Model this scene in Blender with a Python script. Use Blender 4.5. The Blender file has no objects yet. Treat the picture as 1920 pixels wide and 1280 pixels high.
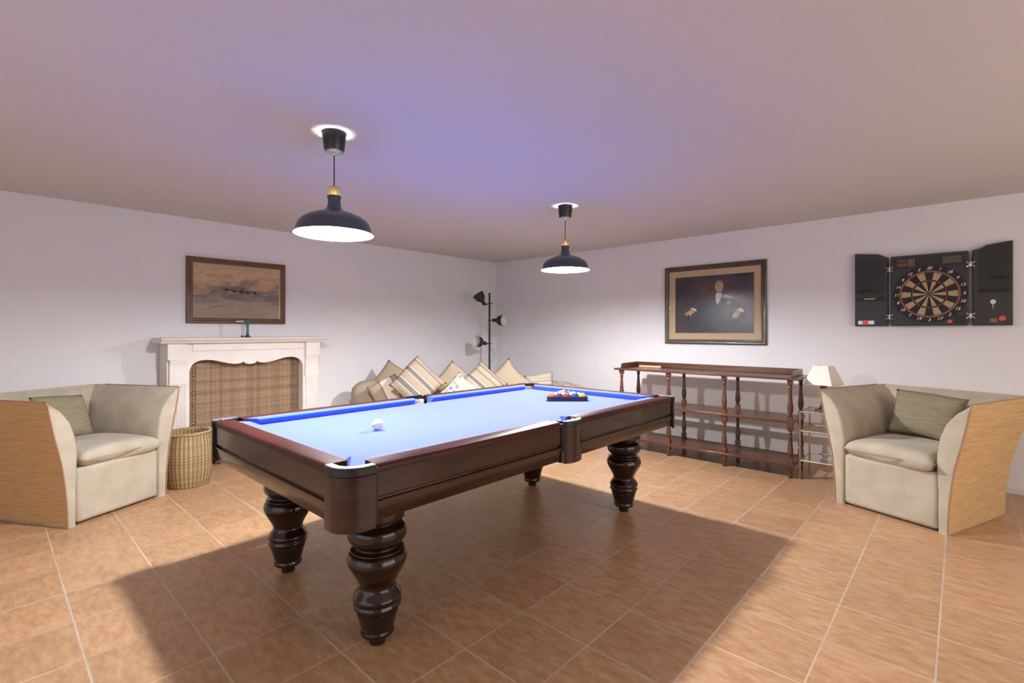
import bpy, bmesh, math, random
from mathutils import Vector, Matrix, Euler
random.seed(7)
S = bpy.context.scene
COL = S.collection
PI = math.pi

# ------------------------------------------------------------------ camera, world, exposure
cam_d = bpy.data.cameras.new('camera')
cam = bpy.data.objects.new('camera', cam_d); COL.objects.link(cam)
cam_d.sensor_width = 36.0; cam_d.lens = 911.5 / 1920 * 36
cam_d.shift_y = -(640 - 621) / 1920.0
cam_d.clip_start = 0.05
YAW = 0.7464
cam.location = (0, 0, 1.3)
cam.rotation_euler = (PI / 2, 0, YAW - PI / 2)
S.camera = cam
S.view_settings.view_transform = 'Standard'; S.view_settings.look = 'None'
S.view_settings.exposure = 0.0; S.view_settings.gamma = 1.0
S.view_settings.use_curve_mapping = False
W = bpy.data.worlds.new('world'); S.world = W; W.use_nodes = True
W.node_tree.nodes['Background'].inputs[0].default_value = (0.05, 0.05, 0.06, 1)
W.node_tree.nodes['Background'].inputs[1].default_value = 0.2
PENDANT_POWER = 2500.0     # emission strength of the pendant bulbs
FILL_POWER = (25.0, 74.0)   # soft fill added behind the camera, set in two made-up windows
LAMPS = [(1.31, 2.555), (3.45, 2.555)]
CEIL = 2.40; WX = 5.58; WY = 5.50; BX = -1.7; BY = -2.6
def fill_light(name, loc, rot, sx, sy, power, col):  # unseen area light added to brighten the room
    d_ = bpy.data.lights.new(name, 'AREA'); d_.shape = 'RECTANGLE'; d_.size = sx; d_.size_y = sy; d_.energy = power; d_.color = col
    o_ = bpy.data.objects.new(name, d_); COL.objects.link(o_); o_.location = loc; o_.rotation_euler = rot
fill_light('added_fill', (BX - 0.05, 1.4, 1.25), (0, -PI / 2, 0), 1.9, 3.4, FILL_POWER[0], (0.97, 0.96, 1.0))
fill_light('added_fill', (2.2, BY - 0.05, 1.25), (PI / 2, 0, 0), 4.2, 1.9, FILL_POWER[1], (1.0, 0.91, 0.87))

# ------------------------------------------------------------------ materials
def mat(name, col, rough=0.6, metal=0.0, col2=None, scale=8.0, bump=0.0, bscale=60.0, stretch=(1, 1, 1),
        emit=0.0, coat=0.0, sheen=0.0, spec=0.5, trans=0.0, coord='Object'):
    m = bpy.data.materials.new(name); m.use_nodes = True
    nt = m.node_tree; b = nt.nodes['Principled BSDF']
    b.inputs['Base Color'].default_value = (*col, 1); b.inputs['Roughness'].default_value = rough
    b.inputs['Metallic'].default_value = metal; b.inputs['Specular IOR Level'].default_value = spec
    if coat: b.inputs['Coat Weight'].default_value = coat; b.inputs['Coat Roughness'].default_value = 0.05
    if sheen:
        b.inputs['Sheen Weight'].default_value = sheen; b.inputs['Sheen Roughness'].default_value = 0.4
    if trans: b.inputs['Transmission Weight'].default_value = trans
    if emit:
        b.inputs['Emission Color'].default_value = (*col, 1); b.inputs['Emission Strength'].default_value = emit
    if col2 or bump:
        tc = nt.nodes.new('ShaderNodeTexCoord'); mp = nt.nodes.new('ShaderNodeMapping')
        mp.inputs['Scale'].default_value = stretch
        nt.links.new(tc.outputs[coord], mp.inputs[0])
    if col2:
        n = nt.nodes.new('ShaderNodeTexNoise'); n.inputs['Scale'].default_value = scale; n.inputs['Detail'].default_value = 5
        nt.links.new(mp.outputs[0], n.inputs['Vector'])
        r = nt.nodes.new('ShaderNodeValToRGB')
        r.color_ramp.elements[0].position = 0.35; r.color_ramp.elements[1].position = 0.65
        r.color_ramp.elements[0].color = (*col, 1); r.color_ramp.elements[1].color = (*col2, 1)
        nt.links.new(n.outputs['Fac'], r.inputs[0]); nt.links.new(r.outputs[0], b.inputs['Base Color'])
    if bump:
        n2 = nt.nodes.new('ShaderNodeTexNoise'); n2.inputs['Scale'].default_value = bscale; n2.inputs['Detail'].default_value = 3
        nt.links.new(mp.outputs[0], n2.inputs['Vector'])
        bp = nt.nodes.new('ShaderNodeBump'); bp.inputs['Strength'].default_value = bump; bp.inputs['Distance'].default_value = 0.01
        nt.links.new(n2.outputs['Fac'], bp.inputs['Height']); nt.links.new(bp.outputs[0], b.inputs['Normal'])
    return m

def N(nt, kind, **kw):
    n = nt.nodes.new(kind)
    for k, v in kw.items(): setattr(n, k, v)
    return n

def math_node(nt, op, a, b=None, c=None):
    n = nt.nodes.new('ShaderNodeMath'); n.operation = op
    for i, v in enumerate((a, b, c)):
        if v is None: continue
        if isinstance(v, (int, float)): n.inputs[i].default_value = v
        else: nt.links.new(v, n.inputs[i])
    return n.outputs[0]

def mix_node(nt, fac, a, b):
    n = nt.nodes.new('ShaderNodeMix'); n.data_type = 'RGBA'
    for i, v in ((0, fac), (6, a), (7, b)):
        if isinstance(v, (int, float)): n.inputs[i].default_value = v
        elif isinstance(v, tuple): n.inputs[i].default_value = (*v, 1)
        else: nt.links.new(v, n.inputs[i])
    return n.outputs[2]

def tile_material():
    m = bpy.data.materials.new('terracotta tiles'); m.use_nodes = True
    nt = m.node_tree; b = nt.nodes['Principled BSDF']
    tc = nt.nodes.new('ShaderNodeTexCoord'); sp = nt.nodes.new('ShaderNodeSeparateXYZ')
    nt.links.new(tc.outputs['Object'], sp.inputs[0])
    P = 0.355
    ux = math_node(nt, 'DIVIDE', math_node(nt, 'SUBTRACT', sp.outputs[0], 0.266), P)
    uy = math_node(nt, 'DIVIDE', math_node(nt, 'SUBTRACT', sp.outputs[1], 0.072), P)
    fx = math_node(nt, 'FRACT', ux); fy = math_node(nt, 'FRACT', uy)
    def edge(f): return math_node(nt, 'MINIMUM', f, math_node(nt, 'SUBTRACT', 1.0, f))
    ex = edge(fx); ey = edge(fy)
    gx = math_node(nt, 'LESS_THAN', ex, 0.0105); gy = math_node(nt, 'LESS_THAN', ey, 0.0092)
    g = math_node(nt, 'MAXIMUM', gx, gy)
    cb = nt.nodes.new('ShaderNodeCombineXYZ')
    nt.links.new(math_node(nt, 'FLOOR', ux), cb.inputs[0]); nt.links.new(math_node(nt, 'FLOOR', uy), cb.inputs[1])
    wn = nt.nodes.new('ShaderNodeTexWhiteNoise'); wn.noise_dimensions = '2D'; nt.links.new(cb.outputs[0], wn.inputs['Vector'])
    # streaky clay figure, shifted from tile to tile
    mp = nt.nodes.new('ShaderNodeMapping'); mp.inputs['Rotation'].default_value = (0, 0, 0.78); mp.inputs['Scale'].default_value = (11.0, 4.0, 1)
    va = nt.nodes.new('ShaderNodeVectorMath'); va.operation = 'MULTIPLY_ADD'
    nt.links.new(wn.outputs['Color'], va.inputs[0]); va.inputs[1].default_value = (9, 9, 9); nt.links.new(tc.outputs['Object'], va.inputs[2])
    nt.links.new(va.outputs[0], mp.inputs[0])
    n1 = nt.nodes.new('ShaderNodeTexNoise'); n1.inputs['Scale'].default_value = 3.0; n1.inputs['Detail'].default_value = 9; n1.inputs['Roughness'].default_value = 0.68
    nt.links.new(mp.outputs[0], n1.inputs['Vector'])
    r = nt.nodes.new('ShaderNodeValToRGB'); e = r.color_ramp.elements
    e[0].position = 0.30; e[0].color = (0.41, 0.215, 0.105, 1); e[1].position = 0.72; e[1].color = (0.62, 0.41, 0.235, 1)
    k = e.new(0.5); k.color = (0.52, 0.30, 0.158, 1)
    nt.links.new(n1.outputs['Fac'], r.inputs[0])
    hs = nt.nodes.new('ShaderNodeHueSaturation'); nt.links.new(r.outputs[0], hs.inputs['Color'])
    nt.links.new(math_node(nt, 'MULTIPLY_ADD', wn.outputs['Value'], 0.14, 0.93), hs.inputs['Value'])
    n3 = nt.nodes.new('ShaderNodeTexNoise'); n3.inputs['Scale'].default_value = 2.2; nt.links.new(tc.outputs['Object'], n3.inputs['Vector'])
    gcol = mix_node(nt, n3.outputs['Fac'], (0.80, 0.68, 0.54), (0.34, 0.25, 0.18))
    fade = math_node(nt, 'MULTIPLY', g, math_node(nt, 'MULTIPLY_ADD', n3.outputs['Fac'], 0.3, 0.75))
    c = mix_node(nt, fade, hs.outputs[0], gcol)
    nt.links.new(c, b.inputs['Base Color'])
    nt.links.new(math_node(nt, 'MULTIPLY_ADD', g, 0.4, math_node(nt, 'MULTIPLY_ADD', n1.outputs['Fac'], 0.16, 0.24)), b.inputs['Roughness'])
    bp = nt.nodes.new('ShaderNodeBump'); bp.inputs['Strength'].default_value = 0.25; bp.inputs['Distance'].default_value = 0.003
    nt.links.new(math_node(nt, 'SUBTRACT', math_node(nt, 'MULTIPLY', n1.outputs['Fac'], 0.35), g), bp.inputs['Height']); nt.links.new(bp.outputs[0], b.inputs['Normal'])
    b.inputs['Specular IOR Level'].default_value = 0.45
    return m

def weave_material(name, c1, c2, c3, sx, sz, dark=0.45, plaid=0.0, cyl=False):
    """over-under wicker: sx weaves per metre across, sz per metre up"""
    m = bpy.data.materials.new(name); m.use_nodes = True
    nt = m.node_tree; b = nt.nodes['Principled BSDF']; b.inputs['Roughness'].default_value = 0.65
    tc = nt.nodes.new('ShaderNodeTexCoord'); sp = nt.nodes.new('ShaderNodeSeparateXYZ'); nt.links.new(tc.outputs['Object'], sp.inputs[0])
    if cyl:
        ang = math_node(nt, 'ARCTAN2', sp.outputs[1], sp.outputs[0]); u = math_node(nt, 'MULTIPLY', ang, sx)
    else: u = math_node(nt, 'MULTIPLY', math_node(nt, 'ADD', sp.outputs[0], sp.outputs[1] if False else 0.0), sx * PI)
    v = math_node(nt, 'MULTIPLY', sp.outputs[2], sz * PI)
    rowi = math_node(nt, 'FLOOR', math_node(nt, 'DIVIDE', v, PI)); coli = math_node(nt, 'FLOOR', math_node(nt, 'DIVIDE', u, PI))
    par = math_node(nt, 'MULTIPLY', rowi, 0.0 if cyl else PI)
    over = math_node(nt, 'SINE', math_node(nt, 'ADD', u, par))
    row = math_node(nt, 'ABSOLUTE', math_node(nt, 'SINE', v))
    h = math_node(nt, 'MULTIPLY', math_node(nt, 'MULTIPLY_ADD', over, 0.5, 0.5), row)
    n1 = nt.nodes.new('ShaderNodeTexNoise'); n1.inputs['Scale'].default_value = 9.0; n1.inputs['Detail'].default_value = 4
    mp = nt.nodes.new('ShaderNodeMapping'); mp.inputs['Scale'].default_value = (1, 1, 6); nt.links.new(tc.outputs['Object'], mp.inputs[0]); nt.links.new(mp.outputs[0], n1.inputs['Vector'])
    col = mix_node(nt, n1.outputs['Fac'], c1, c2)
    for idx in (rowi, coli):
        w1 = nt.nodes.new('ShaderNodeTexWhiteNoise'); w1.noise_dimensions = '1D'; nt.links.new(idx, w1.inputs['W'])
        col = mix_node(nt, math_node(nt, 'MULTIPLY', math_node(nt, 'POWER', w1.outputs['Value'], 2.0), 0.45), col, c3)
    if plaid:
        for axis, k in ((0, 15.0), (2, 19.0)):
            nn = nt.nodes.new('ShaderNodeTexNoise'); nn.noise_dimensions = '1D'; nn.inputs['Scale'].default_value = k; nn.inputs['Detail'].default_value = 3
            nt.links.new(sp.outputs[axis], nn.inputs['W'])
            rr = nt.nodes.new('ShaderNodeMapRange'); rr.inputs['From Min'].default_value = 0.45; rr.inputs['From Max'].default_value = 0.65
            nt.links.new(nn.outputs['Fac'], rr.inputs[0])
            col = mix_node(nt, math_node(nt, 'MULTIPLY', rr.outputs[0], plaid), col, c3)
    f = math_node(nt, 'MULTIPLY', math_node(nt, 'SUBTRACT', 1.0, h), dark)
    col = mix_node(nt, f, col, c3)
    nt.links.new(col, b.inputs['Base Color'])
    bp = nt.nodes.new('ShaderNodeBump'); bp.inputs['Strength'].default_value = 0.8; bp.inputs['Distance'].default_value = 0.004
    nt.links.new(h, bp.inputs['Height']); nt.links.new(bp.outputs[0], b.inputs['Normal'])
    return m

def stripe_material(name, base, bands, axis=0, weave=300.0, rib=0.0):
    """bands: list of (start, end, colour) along the object axis in metres"""
    m = bpy.data.materials.new(name); m.use_nodes = True
    nt = m.node_tree; b = nt.nodes['Principled BSDF']; b.inputs['Roughness'].default_value = 0.9
    b.inputs['Specular IOR Level'].default_value = 0.2
    tc = nt.nodes.new('ShaderNodeTexCoord'); sp = nt.nodes.new('ShaderNodeSeparateXYZ'); nt.links.new(tc.outputs['Object'], sp.inputs[0])
    n1 = nt.nodes.new('ShaderNodeTexNoise'); n1.inputs['Scale'].default_value = 120; nt.links.new(tc.outputs['Object'], n1.inputs['Vector'])
    dk = tuple(c * 0.78 for c in base)
    col = mix_node(nt, n1.outputs['Fac'], base, dk)
    x = sp.outputs[axis]
    for a, e, c in bands:
        f = math_node(nt, 'MULTIPLY', math_node(nt, 'GREATER_THAN', x, a), math_node(nt, 'LESS_THAN', x, e))
        col = mix_node(nt, f, col, c)
    if rib:
        s = math_node(nt, 'MULTIPLY_ADD', math_node(nt, 'SINE', math_node(nt, 'MULTIPLY', x, rib)), 0.5, 0.5)
        s = math_node(nt, 'MULTIPLY', math_node(nt, 'POWER', s, 4.0), 0.6)
        col = mix_node(nt, s, col, tuple(c * 0.45 for c in base))
    nt.links.new(col, b.inputs['Base Color'])
    bp = nt.nodes.new('ShaderNodeBump'); bp.inputs['Strength'].default_value = 0.3; bp.inputs['Distance'].default_value = 0.003
    nt.links.new(n1.outputs['Fac'], bp.inputs['Height']); nt.links.new(bp.outputs[0], b.inputs['Normal'])
    return m

M = {}
M['wall'] = mat('wall plaster', (0.79, 0.78, 0.80), 0.85, col2=(0.81, 0.80, 0.82), scale=3, bump=0.12, bscale=55, spec=0.2)
M['ceil'] = mat('ceiling plaster', (0.67, 0.64, 0.61), 0.9, bump=0.25, bscale=90, spec=0.15)
M['base'] = mat('baseboard paint', (0.75, 0.73, 0.72), 0.5)
M['tile'] = tile_material()
M['cloth'] = mat('blue felt', (0.065, 0.135, 0.62), 0.85, col2=(0.073, 0.145, 0.64), scale=14, bump=0.06, bscale=700, sheen=0.8, spec=0.15)
M['redwood'] = mat('red brown lacquered rail', (0.050, 0.011, 0.008), 0.4, col2=(0.075, 0.018, 0.012), scale=5, stretch=(1, 1, 1), coat=0.0, spec=0.25)
M['darkwood'] = mat('dark lacquered mahogany', (0.020, 0.007, 0.004), 0.2, col2=(0.045, 0.017, 0.009), scale=5, stretch=(1, 1, 6), coat=0.3)
M['legwood'] = mat('very dark lacquered leg', (0.016, 0.0055, 0.004), 0.14, col2=(0.022, 0.007, 0.005), scale=5, coat=0.25)
M['black'] = mat('black lining', (0.008, 0.007, 0.007), 0.4)
M['rimmetal'] = mat('brushed pocket metal', (0.62, 0.63, 0.66), 0.3, metal=0.85)
M['net'] = mat('white pocket net', (0.75, 0.73, 0.68), 0.8, col2=(0.08, 0.08, 0.09), scale=60)
M['shadeout'] = mat('dark blue grey enamel', (0.045, 0.055, 0.075), 0.35, coat=0.2)
M['shadein'] = mat('white enamel inside', (0.9, 0.9, 0.9), 0.5)
M['brass'] = mat('polished brass', (0.75, 0.52, 0.2), 0.25, metal=1.0)
M['palebrass'] = mat('pale worn brass', (0.52, 0.45, 0.31), 0.35, metal=0.9)
M['clear'] = mat('clear glass', (0.98, 0.98, 0.98), 0.03, trans=1.0)
M['blackplastic'] = mat('black plastic', (0.014, 0.014, 0.016), 0.35)
M['bulb'] = mat('lit bulb', (0.98, 0.98, 1.0), 0.5, emit=PENDANT_POWER)
M['stone'] = mat('white limestone', (0.80, 0.755, 0.705), 0.7, col2=(0.85, 0.82, 0.785), scale=6, bump=0.08, bscale=120, spec=0.3)
M['wicker'] = weave_material('wicker screen weave', (0.60, 0.43, 0.27), (0.44, 0.30, 0.18), (0.14, 0.08, 0.042), 55, 62, 0.55, plaid=0.35)
M['wickerdark'] = mat('dark wicker braid', (0.12, 0.07, 0.04), 0.7, col2=(0.32, 0.21, 0.12), scale=40)
M['basket'] = weave_material('rush basket weave', (0.80, 0.62, 0.33), (0.66, 0.48, 0.24), (0.16, 0.09, 0.04), 36, 75, 0.85, cyl=True)
M['straw'] = mat('basket rim', (0.55, 0.42, 0.22), 0.7, col2=(0.35, 0.24, 0.11), scale=50)
M['suede'] = mat('beige suede', (0.54, 0.48, 0.375), 0.95, col2=(0.45, 0.395, 0.30), scale=7, bump=0.06, bscale=200, sheen=0.25, spec=0.1)
M['raffia'] = mat('raffia cover', (0.86, 0.57, 0.285), 0.8, col2=(0.64, 0.405, 0.185), scale=6, stretch=(1.0, 1.0, 38), bump=0.5, bscale=90, spec=0.2)
M['piping'] = mat('piping', (0.42, 0.22, 0.12), 0.8)
M['suedepipe'] = mat('beige piping', (0.40, 0.32, 0.235), 0.9)
M['greenpillow'] = mat('grey green ribbed cotton', (0.235, 0.20, 0.125), 0.95, col2=(0.34, 0.295, 0.20), scale=14, stretch=(0.6, 1, 13), bump=0.3, bscale=60, spec=0.1)
M['walnut'] = mat('reddish walnut', (0.075, 0.026, 0.013), 0.33, col2=(0.135, 0.05, 0.026), scale=6, stretch=(5, 0.6, 5), coat=0.2)
M['lampblack'] = mat('matt graphite', (0.022, 0.020, 0.020), 0.5)
M['lampwhite'] = mat('lamp shade inside', (0.72, 0.70, 0.66), 0.5)
M['shade'] = mat('ivory lampshade', (0.86, 0.80, 0.72), 0.9)
M['bronze'] = mat('green bronze', (0.085, 0.08, 0.06), 0.4, metal=0.5, col2=(0.14, 0.125, 0.09), scale=30)
M['greenglass'] = mat('green glass', (0.01, 0.12, 0.085), 0.08, col2=(0.012, 0.16, 0.11), scale=20, coat=1.0, trans=0.25)
M['framewood'] = mat('brown picture frame', (0.10, 0.042, 0.018), 0.4, col2=(0.15, 0.07, 0.03), scale=20, coat=0.2)
M['frameolive'] = mat('olive brown frame', (0.055, 0.036, 0.02), 0.35, col2=(0.09, 0.06, 0.032), scale=16, coat=0.2)
M['gilt'] = mat('gilt slip', (0.5, 0.36, 0.18), 0.4, metal=0.5)
M['matboard'] = mat('beige mount board', (0.52, 0.38, 0.25), 0.9)
M['plaque'] = mat('ivory plaque', (0.85, 0.78, 0.65), 0.4)
M['white'] = mat('glossy white', (0.88, 0.86, 0.82), 0.12, coat=0.5)
M['rackblack'] = mat('rack plastic', (0.012, 0.016, 0.03), 0.3)
M['cab'] = mat('dark grey dartboard casing', (0.035, 0.036, 0.038), 0.45)
M['cab2'] = mat('charcoal casing inset', (0.022, 0.022, 0.024), 0.5)
M['beigeseg'] = mat('beige segment', (0.46, 0.33, 0.20), 0.6)
M['blackseg'] = mat('black segment', (0.012, 0.012, 0.012), 0.6)
M['redring'] = mat('red ring', (0.24, 0.045, 0.045), 0.6)
M['tanring'] = mat('dull pink ring', (0.30, 0.15, 0.13), 0.6)
M['numwhite'] = mat('printed white', (0.75, 0.73, 0.68), 0.6)
M['lcdred'] = mat('red readout', (0.25, 0.05, 0.045), 0.4)
M['lcdgreen'] = mat('green readout', (0.055, 0.09, 0.06), 0.4)
M['lcdolive'] = mat('olive readout', (0.11, 0.115, 0.075), 0.4)
M['orangebtn'] = mat('orange buttons', (0.33, 0.14, 0.06), 0.5)
M['redbtn'] = mat('red sticker', (0.65, 0.10, 0.10), 0.4)
M['silver'] = mat('silver hinge', (0.7, 0.66, 0.6), 0.3, metal=0.9)
M['paleWood'] = mat('pale wood', (0.62, 0.42, 0.25), 0.5)
# cushions
M['c_plain'] = stripe_material('beige linen', (0.52, 0.42, 0.30), [])
M['c_plain2'] = stripe_material('warm linen', (0.46, 0.36, 0.26), [])
GR = (0.22, 0.205, 0.185); WH = (0.68, 0.61, 0.51); BR = (0.13, 0.10, 0.075)
M['c_stripe'] = stripe_material('grey striped linen', (0.50, 0.40, 0.295), [(-0.140, -0.130, WH), (-0.130, -0.080, GR), (-0.080, -0.070, WH), (0.01, 0.020, WH), (0.020, 0.065, GR), (0.065, 0.075, WH), (0.155, 0.172, GR), (-0.20, -0.19, WH)], axis=0)
M['c_stripe2'] = stripe_material('thin striped linen', (0.54, 0.44, 0.325), [(-0.05, -0.04, WH), (-0.04, 0.0, GR), (0.0, 0.01, WH), (0.085, 0.098, GR), (0.155, 0.166, BR), (-0.16, -0.15, WH)], axis=0)
M['c_rib'] = stripe_material('ribbed grey beige cotton', (0.50, 0.41, 0.31), [], axis=0, rib=260.0)
M['c_panel'] = stripe_material('linen with a white panel', (0.48, 0.38, 0.27), [(-0.03, 0.10, (0.74, 0.66, 0.54)), (0.10, 0.115, GR), (-0.045, -0.03, GR)], axis=0)
M['c_light'] = stripe_material('cream striped cotton', (0.58, 0.51, 0.39), [(-0.07, -0.06, GR), (-0.02, -0.012, GR), (0.03, 0.038, GR), (0.07, 0.075, GR)], axis=2)
M['sofa'] = stripe_material('sofa cover', (0.52, 0.44, 0.34), [], axis=0, rib=120.0)

def collage_material():
    m = bpy.data.materials.new('printed patchwork cotton'); m.use_nodes = True
    nt = m.node_tree; b = nt.nodes['Principled BSDF']; b.inputs['Roughness'].default_value = 0.9
    tc = nt.nodes.new('ShaderNodeTexCoord')
    v = nt.nodes.new('ShaderNodeTexVoronoi'); v.distance = 'CHEBYCHEV'; v.inputs['Scale'].default_value = 17; v.inputs['Randomness'].default_value = 0.45
    nt.links.new(tc.outputs['Object'], v.inputs['Vector'])
    r = nt.nodes.new('ShaderNodeValToRGB'); r.color_ramp.interpolation = 'CONSTANT'; e = r.color_ramp.elements
    cols = [(0.12, 0.12, 0.12), (0.55, 0.48, 0.16), (0.25, 0.25, 0.27), (0.72, 0.66, 0.5), (0.10, 0.08, 0.06), (0.45, 0.33, 0.22)]
    e[0].position = 0; e[0].color = (*cols[0], 1); e[1].position = 0.17; e[1].color = (*cols[1], 1)
    for i in range(2, 6): k = e.new(i / 6); k.color = (*cols[i], 1)
    sp = nt.nodes.new('ShaderNodeSeparateColor'); nt.links.new(v.outputs['Color'], sp.inputs[0]); nt.links.new(sp.outputs[0], r.inputs[0])
    n = nt.nodes.new('ShaderNodeTexNoise'); n.inputs['Scale'].default_value = 70; nt.links.new(tc.outputs['Object'], n.inputs['Vector'])
    c = mix_node(nt, math_node(nt, 'MULTIPLY', n.outputs['Fac'], 0.6), r.outputs[0], (0.8, 0.76, 0.66))
    f = math_node(nt, 'GREATER_THAN', v.outputs['Distance'], 0.36)
    nt.links.new(mix_node(nt, f, c, (0.70, 0.66, 0.56)), b.inputs['Base Color'])
    return m
M['c_print'] = collage_material()

def sky_painting():
    m = bpy.data.materials.new('painted cloudy sky'); m.use_nodes = True
    nt = m.node_tree; b = nt.nodes['Principled BSDF']; b.inputs['Roughness'].default_value = 0.45
    tc = nt.nodes.new('ShaderNodeTexCoord'); sp = nt.nodes.new('ShaderNodeSeparateXYZ'); nt.links.new(tc.outputs['Generated'], sp.inputs[0])
    mp = nt.nodes.new('ShaderNodeMapping'); mp.inputs['Scale'].default_value = (2.4, 4.2, 1); nt.links.new(tc.outputs['Generated'], mp.inputs[0])
    n = nt.nodes.new('ShaderNodeTexNoise'); n.inputs['Scale'].default_value = 1.6; n.inputs['Detail'].default_value = 7; n.inputs['Distortion'].default_value = 0.8
    nt.links.new(mp.outputs[0], n.inputs['Vector'])
    h = math_node(nt, 'ADD', sp.outputs[1], math_node(nt, 'MULTIPLY_ADD', n.outputs['Fac'], 1.0, -0.5))
    r = nt.nodes.new('ShaderNodeValToRGB'); e = r.color_ramp.elements
    e[0].position = 0.0; e[0].color = (0.27, 0.20, 0.145, 1); e[1].position = 1.0; e[1].color = (0.46, 0.33, 0.21, 1)
    for p, c in ((0.2, (0.34, 0.25, 0.18)), (0.33, (0.25, 0.19, 0.15)), (0.5, (0.15, 0.115, 0.105)), (0.6, (0.27, 0.195, 0.15)), (0.7, (0.50, 0.31, 0.165)), (0.85, (0.56, 0.39, 0.23))):
        k = e.new(p); k.color = (*c, 1)
    nt.links.new(h, r.inputs[0]); nt.links.new(r.outputs[0], b.inputs['Base Color'])
    return m
M['sky'] = sky_painting()

def dark_painting():
    m = bpy.data.materials.new('dark portrait ground'); m.use_nodes = True
    nt = m.node_tree; b = nt.nodes['Principled BSDF']; b.inputs['Roughness'].default_value = 0.32; b.inputs['Coat Weight'].default_value = 0.25; b.inputs['Coat Roughness'].default_value = 0.25
    tc = nt.nodes.new('ShaderNodeTexCoord')
    n = nt.nodes.new('ShaderNodeTexNoise'); n.inputs['Scale'].default_value = 3.2; n.inputs['Detail'].default_value = 5; nt.links.new(tc.outputs['Generated'], n.inputs['Vector'])
    r = nt.nodes.new('ShaderNodeValToRGB'); e = r.color_ramp.elements
    e[0].position = 0.35; e[0].color = (0.028, 0.025, 0.032, 1); e[1].position = 0.68; e[1].color = (0.085, 0.055, 0.05, 1)
    nt.links.new(n.outputs['Fac'], r.inputs[0]); nt.links.new(r.outputs[0], b.inputs['Base Color'])
    return m
M['portrait'] = dark_painting()
M['suit'] = mat('painted dark suit', (0.022, 0.024, 0.032), 0.32, col2=(0.034, 0.036, 0.045), scale=9, coat=0.25)
M['curtain'] = mat('painted brown drape', (0.13, 0.085, 0.055), 0.32, col2=(0.06, 0.038, 0.032), scale=9)
M['paintskin'] = mat('painted skin', (0.50, 0.34, 0.20), 0.35, col2=(0.40, 0.25, 0.13), scale=60)
M['paintwhite'] = mat('painted white linen', (0.60, 0.57, 0.54), 0.35)
M['painthair'] = mat('painted pale hair', (0.33, 0.27, 0.20), 0.35)
M['planepaint'] = mat('painted aeroplane', (0.03, 0.025, 0.028), 0.5)

# ------------------------------------------------------------------ helpers
def obj(name, bm, m, parent=None, smooth=False, bevel=0.0, bseg=2, subsurf=0, loc=None, autosmooth=35):
    me = bpy.data.meshes.new(name); bmesh.ops.recalc_face_normals(bm, faces=bm.faces[:]); bm.to_mesh(me); bm.free()
    ms = m if isinstance(m, (list, tuple)) else [m]
    for x in ms: me.materials.append(x)
    o = bpy.data.objects.new(name, me); COL.objects.link(o)
    if parent: o.parent = parent
    if loc: o.location = loc
    if smooth:
        for p in me.polygons: p.use_smooth = True
        try: me.set_sharp_from_angle(angle=math.radians(autosmooth))
        except Exception: pass
    if bevel:
        b = o.modifiers.new('bevel', 'BEVEL'); b.width = bevel; b.segments = bseg; b.limit_method = 'ANGLE'; b.angle_limit = math.radians(40)
        b.harden_normals = False
        for p in me.polygons: p.use_smooth = True
        try: me.set_sharp_from_angle(angle=math.radians(60))
        except Exception: pass
    if subsurf:
        s = o.modifiers.new('subsurf', 'SUBSURF'); s.levels = subsurf; s.render_levels = subsurf
    return o

def tag(o, label, cat, group=None):
    o['label'] = label; o['category'] = cat
    if group: o['group'] = group
    return o

def thing(name, label, cat, loc=(0, 0, 0), rz=0.0, group=None, rot=None):
    o = bpy.data.objects.new(name, None); COL.objects.link(o); o.location = loc
    o.rotation_euler = rot if rot is not None else (0, 0, rz); o.empty_display_size = 0.1
    return tag(o, label, cat, group)

def struct(name, bm, m, **kw):
    o = obj(name, bm, m, **kw); o['kind'] = 'structure'; return o

def dup(root, loc=None, rz=None, label=None):
    r = root.copy(); COL.objects.link(r)
    if loc is not None: r.location = loc
    if rz is not None: r.rotation_euler = (0, 0, rz)
    if label: r['label'] = label
    for ch in list(root.children):
        c = ch.copy(); COL.objects.link(c); c.parent = r
        for g in list(ch.children):
            d = g.copy(); COL.objects.link(d); d.parent = c
    return r

def BM(): return bmesh.new()

def box(bm, x0, x1, y0, y1, z0, z1, mi=0):
    v = [bm.verts.new(p) for p in ((x0, y0, z0), (x1, y0, z0), (x1, y1, z0), (x0, y1, z0), (x0, y0, z1), (x1, y0, z1), (x1, y1, z1), (x0, y1, z1))]
    for f in ((3, 2, 1, 0), (4, 5, 6, 7), (0, 1, 5, 4), (1, 2, 6, 5), (2, 3, 7, 6), (3, 0, 4, 7)):
        bm.faces.new([v[i] for i in f]).material_index = mi
    return bm

def prism(bm, pts, a0, a1, axis='z', mi=0):
    """extrude a closed 2-D outline; axis z: (x,y), axis y: (x,z), axis x: (y,z)"""
    def P(p, a):
        return {'z': (p[0], p[1], a), 'y': (p[0], a, p[1]), 'x': (a, p[0], p[1])}[axis]
    lo = [bm.verts.new(P(p, a0)) for p in pts]; hi = [bm.verts.new(P(p, a1)) for p in pts]
    n = len(pts); fs = []
    fs.append(bm.faces.new(lo)); fs.append(bm.faces.new(hi))
    for i in range(n): fs.append(bm.faces.new((lo[i], lo[(i + 1) % n], hi[(i + 1) % n], hi[i])))
    for f in fs: f.material_index = mi
    return bm

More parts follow.
